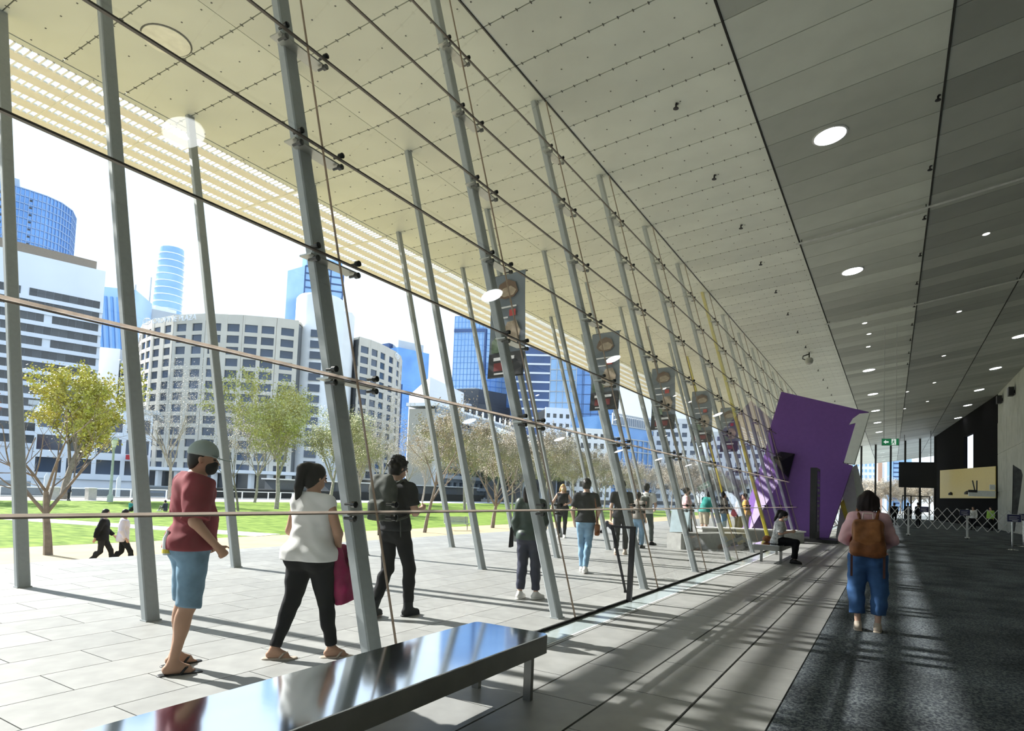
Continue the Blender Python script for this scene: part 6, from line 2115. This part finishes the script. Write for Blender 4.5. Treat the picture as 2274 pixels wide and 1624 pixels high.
# walkers on the lower gravel path
WALK = dict(anL=(-0.09, 0.32, 0.10), knL=(-0.09, 0.22, 0.52), anR=(0.09, -0.34, 0.16), knR=(0.09, -0.02, 0.50), elR=(0.24, -0.10, 1.14), wrR=(0.24, -0.16, 0.90), elL=(-0.24, 0.06, 1.14), wrL=(-0.22, 0.26, 0.95))
WALK2 = dict(anR=(0.09, 0.32, 0.10), knR=(0.09, 0.22, 0.52), anL=(-0.09, -0.34, 0.16), knL=(-0.09, -0.02, 0.50), elR=(0.24, -0.02, 1.14), wrR=(0.23, 0.10, 0.90))
dele(person('person in black jacket striding along the lower gravel path', (-19.84, 9.47, -1.25), 58, 1.74, 1.0, pose=WALK, hair='short', mask=m_maskw, res=0.013, lean=0.06, top=dict(m=c_black, sl='long', hem=0.82, e=0.03, name='jacket'), pants=dict(m=c_char, len=0.93), shoes=dict(kind='sneaker', m=c_kshoe))[0])
dele(person('person in pale lilac shirt and black trousers striding along the lower gravel path', (-19.40, 9.82, -1.25), 58, 1.75, 1.0, pose=WALK2, hair='short', mask=m_maskk, res=0.013, lean=0.04, top=dict(m=c_lilac, sl='long', hem=0.80, e=0.028), pants=dict(m=c_black, len=0.93), shoes=dict(kind='sneaker', m=c_kshoe))[0])

# --- woman with the brown backpack inside the hall
r, J, hp = person('woman in pale pink blouse and cropped blue jeans standing in the hall, seen from behind', (-0.24, 8.66, 0), 92, 1.67, 1.08, True,
                  pose=dict(anR=(0.115, 0.0, 0.085), anL=(-0.10, -0.02, 0.085), knR=(0.135, 0.02, 0.505), knL=(-0.125, 0.02, 0.505), elR=(0.262, 0.03, 1.15), wrR=(0.17, 0.25, 1.06), elL=(-0.262, 0.03, 1.15), wrL=(-0.17, 0.25, 1.06)),
                  nod=0.25, hair='shoulder', hcol=m_hairb, res=0.009, curl=1.0, top=dict(m=c_pink, sl='long', hem=0.96, e=0.026, wr=0.007, name='blouse', loose=False), pants=dict(m=c_jean, len=0.70, e=0.022, r=1.10, flare=0.022, wr=0.005), shoes=dict(kind='sneaker', m=c_bshoe), toes=dict(R=(0.1, 1, 0), L=(-0.05, 1, 0)))
s = r['_s']
bp = carried('leather_backpack', 'brown leather backpack worn by the woman in pink', 'backpack', r)
link('main_bag', blob([(box_(V3(0, -0.25, 1.17) * s, V3(0.165, 0.10, 0.215), None, 0.07), 0), (box_(V3(0, -0.24, 1.03) * s, V3(0.19, 0.085, 0.08), None, 0.05), 0.05)], 0.008, (), 0.006, (9, 8, 14)), c_leather, bp)
link('front_flap', blob([(box_(V3(-0.01, -0.345, 1.255) * s, V3(0.14, 0.02, 0.115), None, 0.02), 0), (ell_(V3(-0.01, -0.345, 1.16) * s, V3(0.12, 0.018, 0.09)), 0.02)], 0.007, (), 0.004, (9, 8, 14)), mcol('amber_leather', (0.27, 0.11, 0.04), 0.4, var=0.35, scale=8, bump=0.15), bp)
MB().tube([tuple(V3(-0.06, -0.20, 1.40) * s), tuple(V3(-0.05, -0.20, 1.47) * s), tuple(V3(0.05, -0.20, 1.47) * s), tuple(V3(0.06, -0.20, 1.40) * s)], 0.012, 6).build('grab_handle', mcol('pale_handle', (0.62, 0.48, 0.44), 0.6), bp, smooth=True)
for sg in (-1, 1):
    MB().tube([tuple(V3(sg * 0.09, -0.16, 1.39) * s), tuple(V3(sg * 0.115, -0.03, 1.52) * s), tuple(V3(sg * 0.13, 0.10, 1.42) * s), tuple(V3(sg * 0.17, 0.12, 1.22) * s), tuple(V3(sg * 0.19, -0.06, 1.02) * s), tuple(V3(sg * 0.16, -0.18, 0.99) * s)], 0.018, 6).build('strap', c_leather, bp, smooth=True)
    x = sg * 0.165
    MB().hexa([(x - 0.012, -0.245, 0.66), (x + 0.012, -0.245, 0.66), (x + 0.012, -0.238, 0.66), (x - 0.012, -0.238, 0.66)], [(x - 0.012, -0.255, 1.0), (x + 0.012, -0.255, 1.0), (x + 0.012, -0.248, 1.0), (x - 0.012, -0.248, 1.0)]).build('loose_strap', mcol('dark_strap', (0.09, 0.04, 0.03), 0.6), bp)
dele(r)

# --- woman seated on the far bench
SB = dict(pelvis=(0, 0, 0.555), waist=(0, 0.0, 0.70), chest=(0, 0.03, 0.88), neck=(0, 0.06, 1.04), head=(0, 0.13, 1.18), shR=(0.16, 0.05, 0.995), shL=(-0.16, 0.05, 0.995), elR=(0.22, 0.06, 0.74), wrR=(0.10, 0.30, 0.80), elL=(-0.22, 0.08, 0.74), wrL=(-0.08, 0.32, 0.80),
          hipR=(0.09, 0.03, 0.54), knR=(0.10, 0.43, 0.53), anR=(0.09, 0.40, 0.085), hipL=(-0.09, 0.03, 0.54), knL=(-0.10, 0.43, 0.53), anL=(-0.10, 0.36, 0.085))
r, J, hp = person('woman in grey patterned top and black trousers sitting on the far bench with a phone', (-2.40, 16.72, 0), 4, 1.70, 1.1, True, pose=SB, nod=0.45, hair='pony', mask=m_maskw, res=0.011, curl=0.9,
                  top=dict(m=c_leaf, sl='elbow', hem=0.47, e=0.024, loose=False), pants=dict(m=c_black, len=0.92, e=0.02, nowaist=True), shoes=dict(kind='sneaker', m=c_kshoe))
ph = carried('phone', 'dark phone held by the seated woman', 'phone', r)
MB().box((0.0, 0.42, 0.80), (0.075, 0.15, 0.009), Matrix.Rotation(0.35, 3, 'X')).build('case', m_blacks, ph)
dele(r)
bg = thing('handbag', 'brown handbag lying on the far bench behind the seated woman', 'bag', (-2.74, 17.25, 0.45))
link('bag_body', blob([(ell_(V3(0, 0, 0.08), V3(0.11, 0.17, 0.085)), 0)], 0.012, [(V3(0, 0, 0.0), V3(0, 0, -1))], 0.006), c_leather, bg)

# --- people beyond the barrier
for (x, y, hd_, lab, tm, pm, hh) in ((0.2, 58.0, 100, 'person in black standing furthest left behind the barrier', c_black, c_black, 1.78), (1.15, 60.0, 80, 'person in black with pale mask behind the barrier post', c_black, c_char, 1.85), (1.75, 57.0, 130, 'taller person in black coat behind the left barrier post', c_char, c_black, 1.86),
                                     (5.1, 56.5, 250, 'person in white shirt behind the barrier by the yellow panel', c_white, c_black, 1.72), (6.2, 57.2, 230, 'person in lime green vest behind the barrier', c_hivis, c_black, 1.74)):
    dele(person(lab, (x, y, 0.004), hd_, hh, 1.08, hair='short', res=0.024, mask=m_maskw if 'mask' in lab else None, top=dict(m=tm, sl='long', hem=0.85), pants=dict(m=pm, len=0.95), shoes=dict(kind='sneaker', m=c_kshoe), face=False)[0])
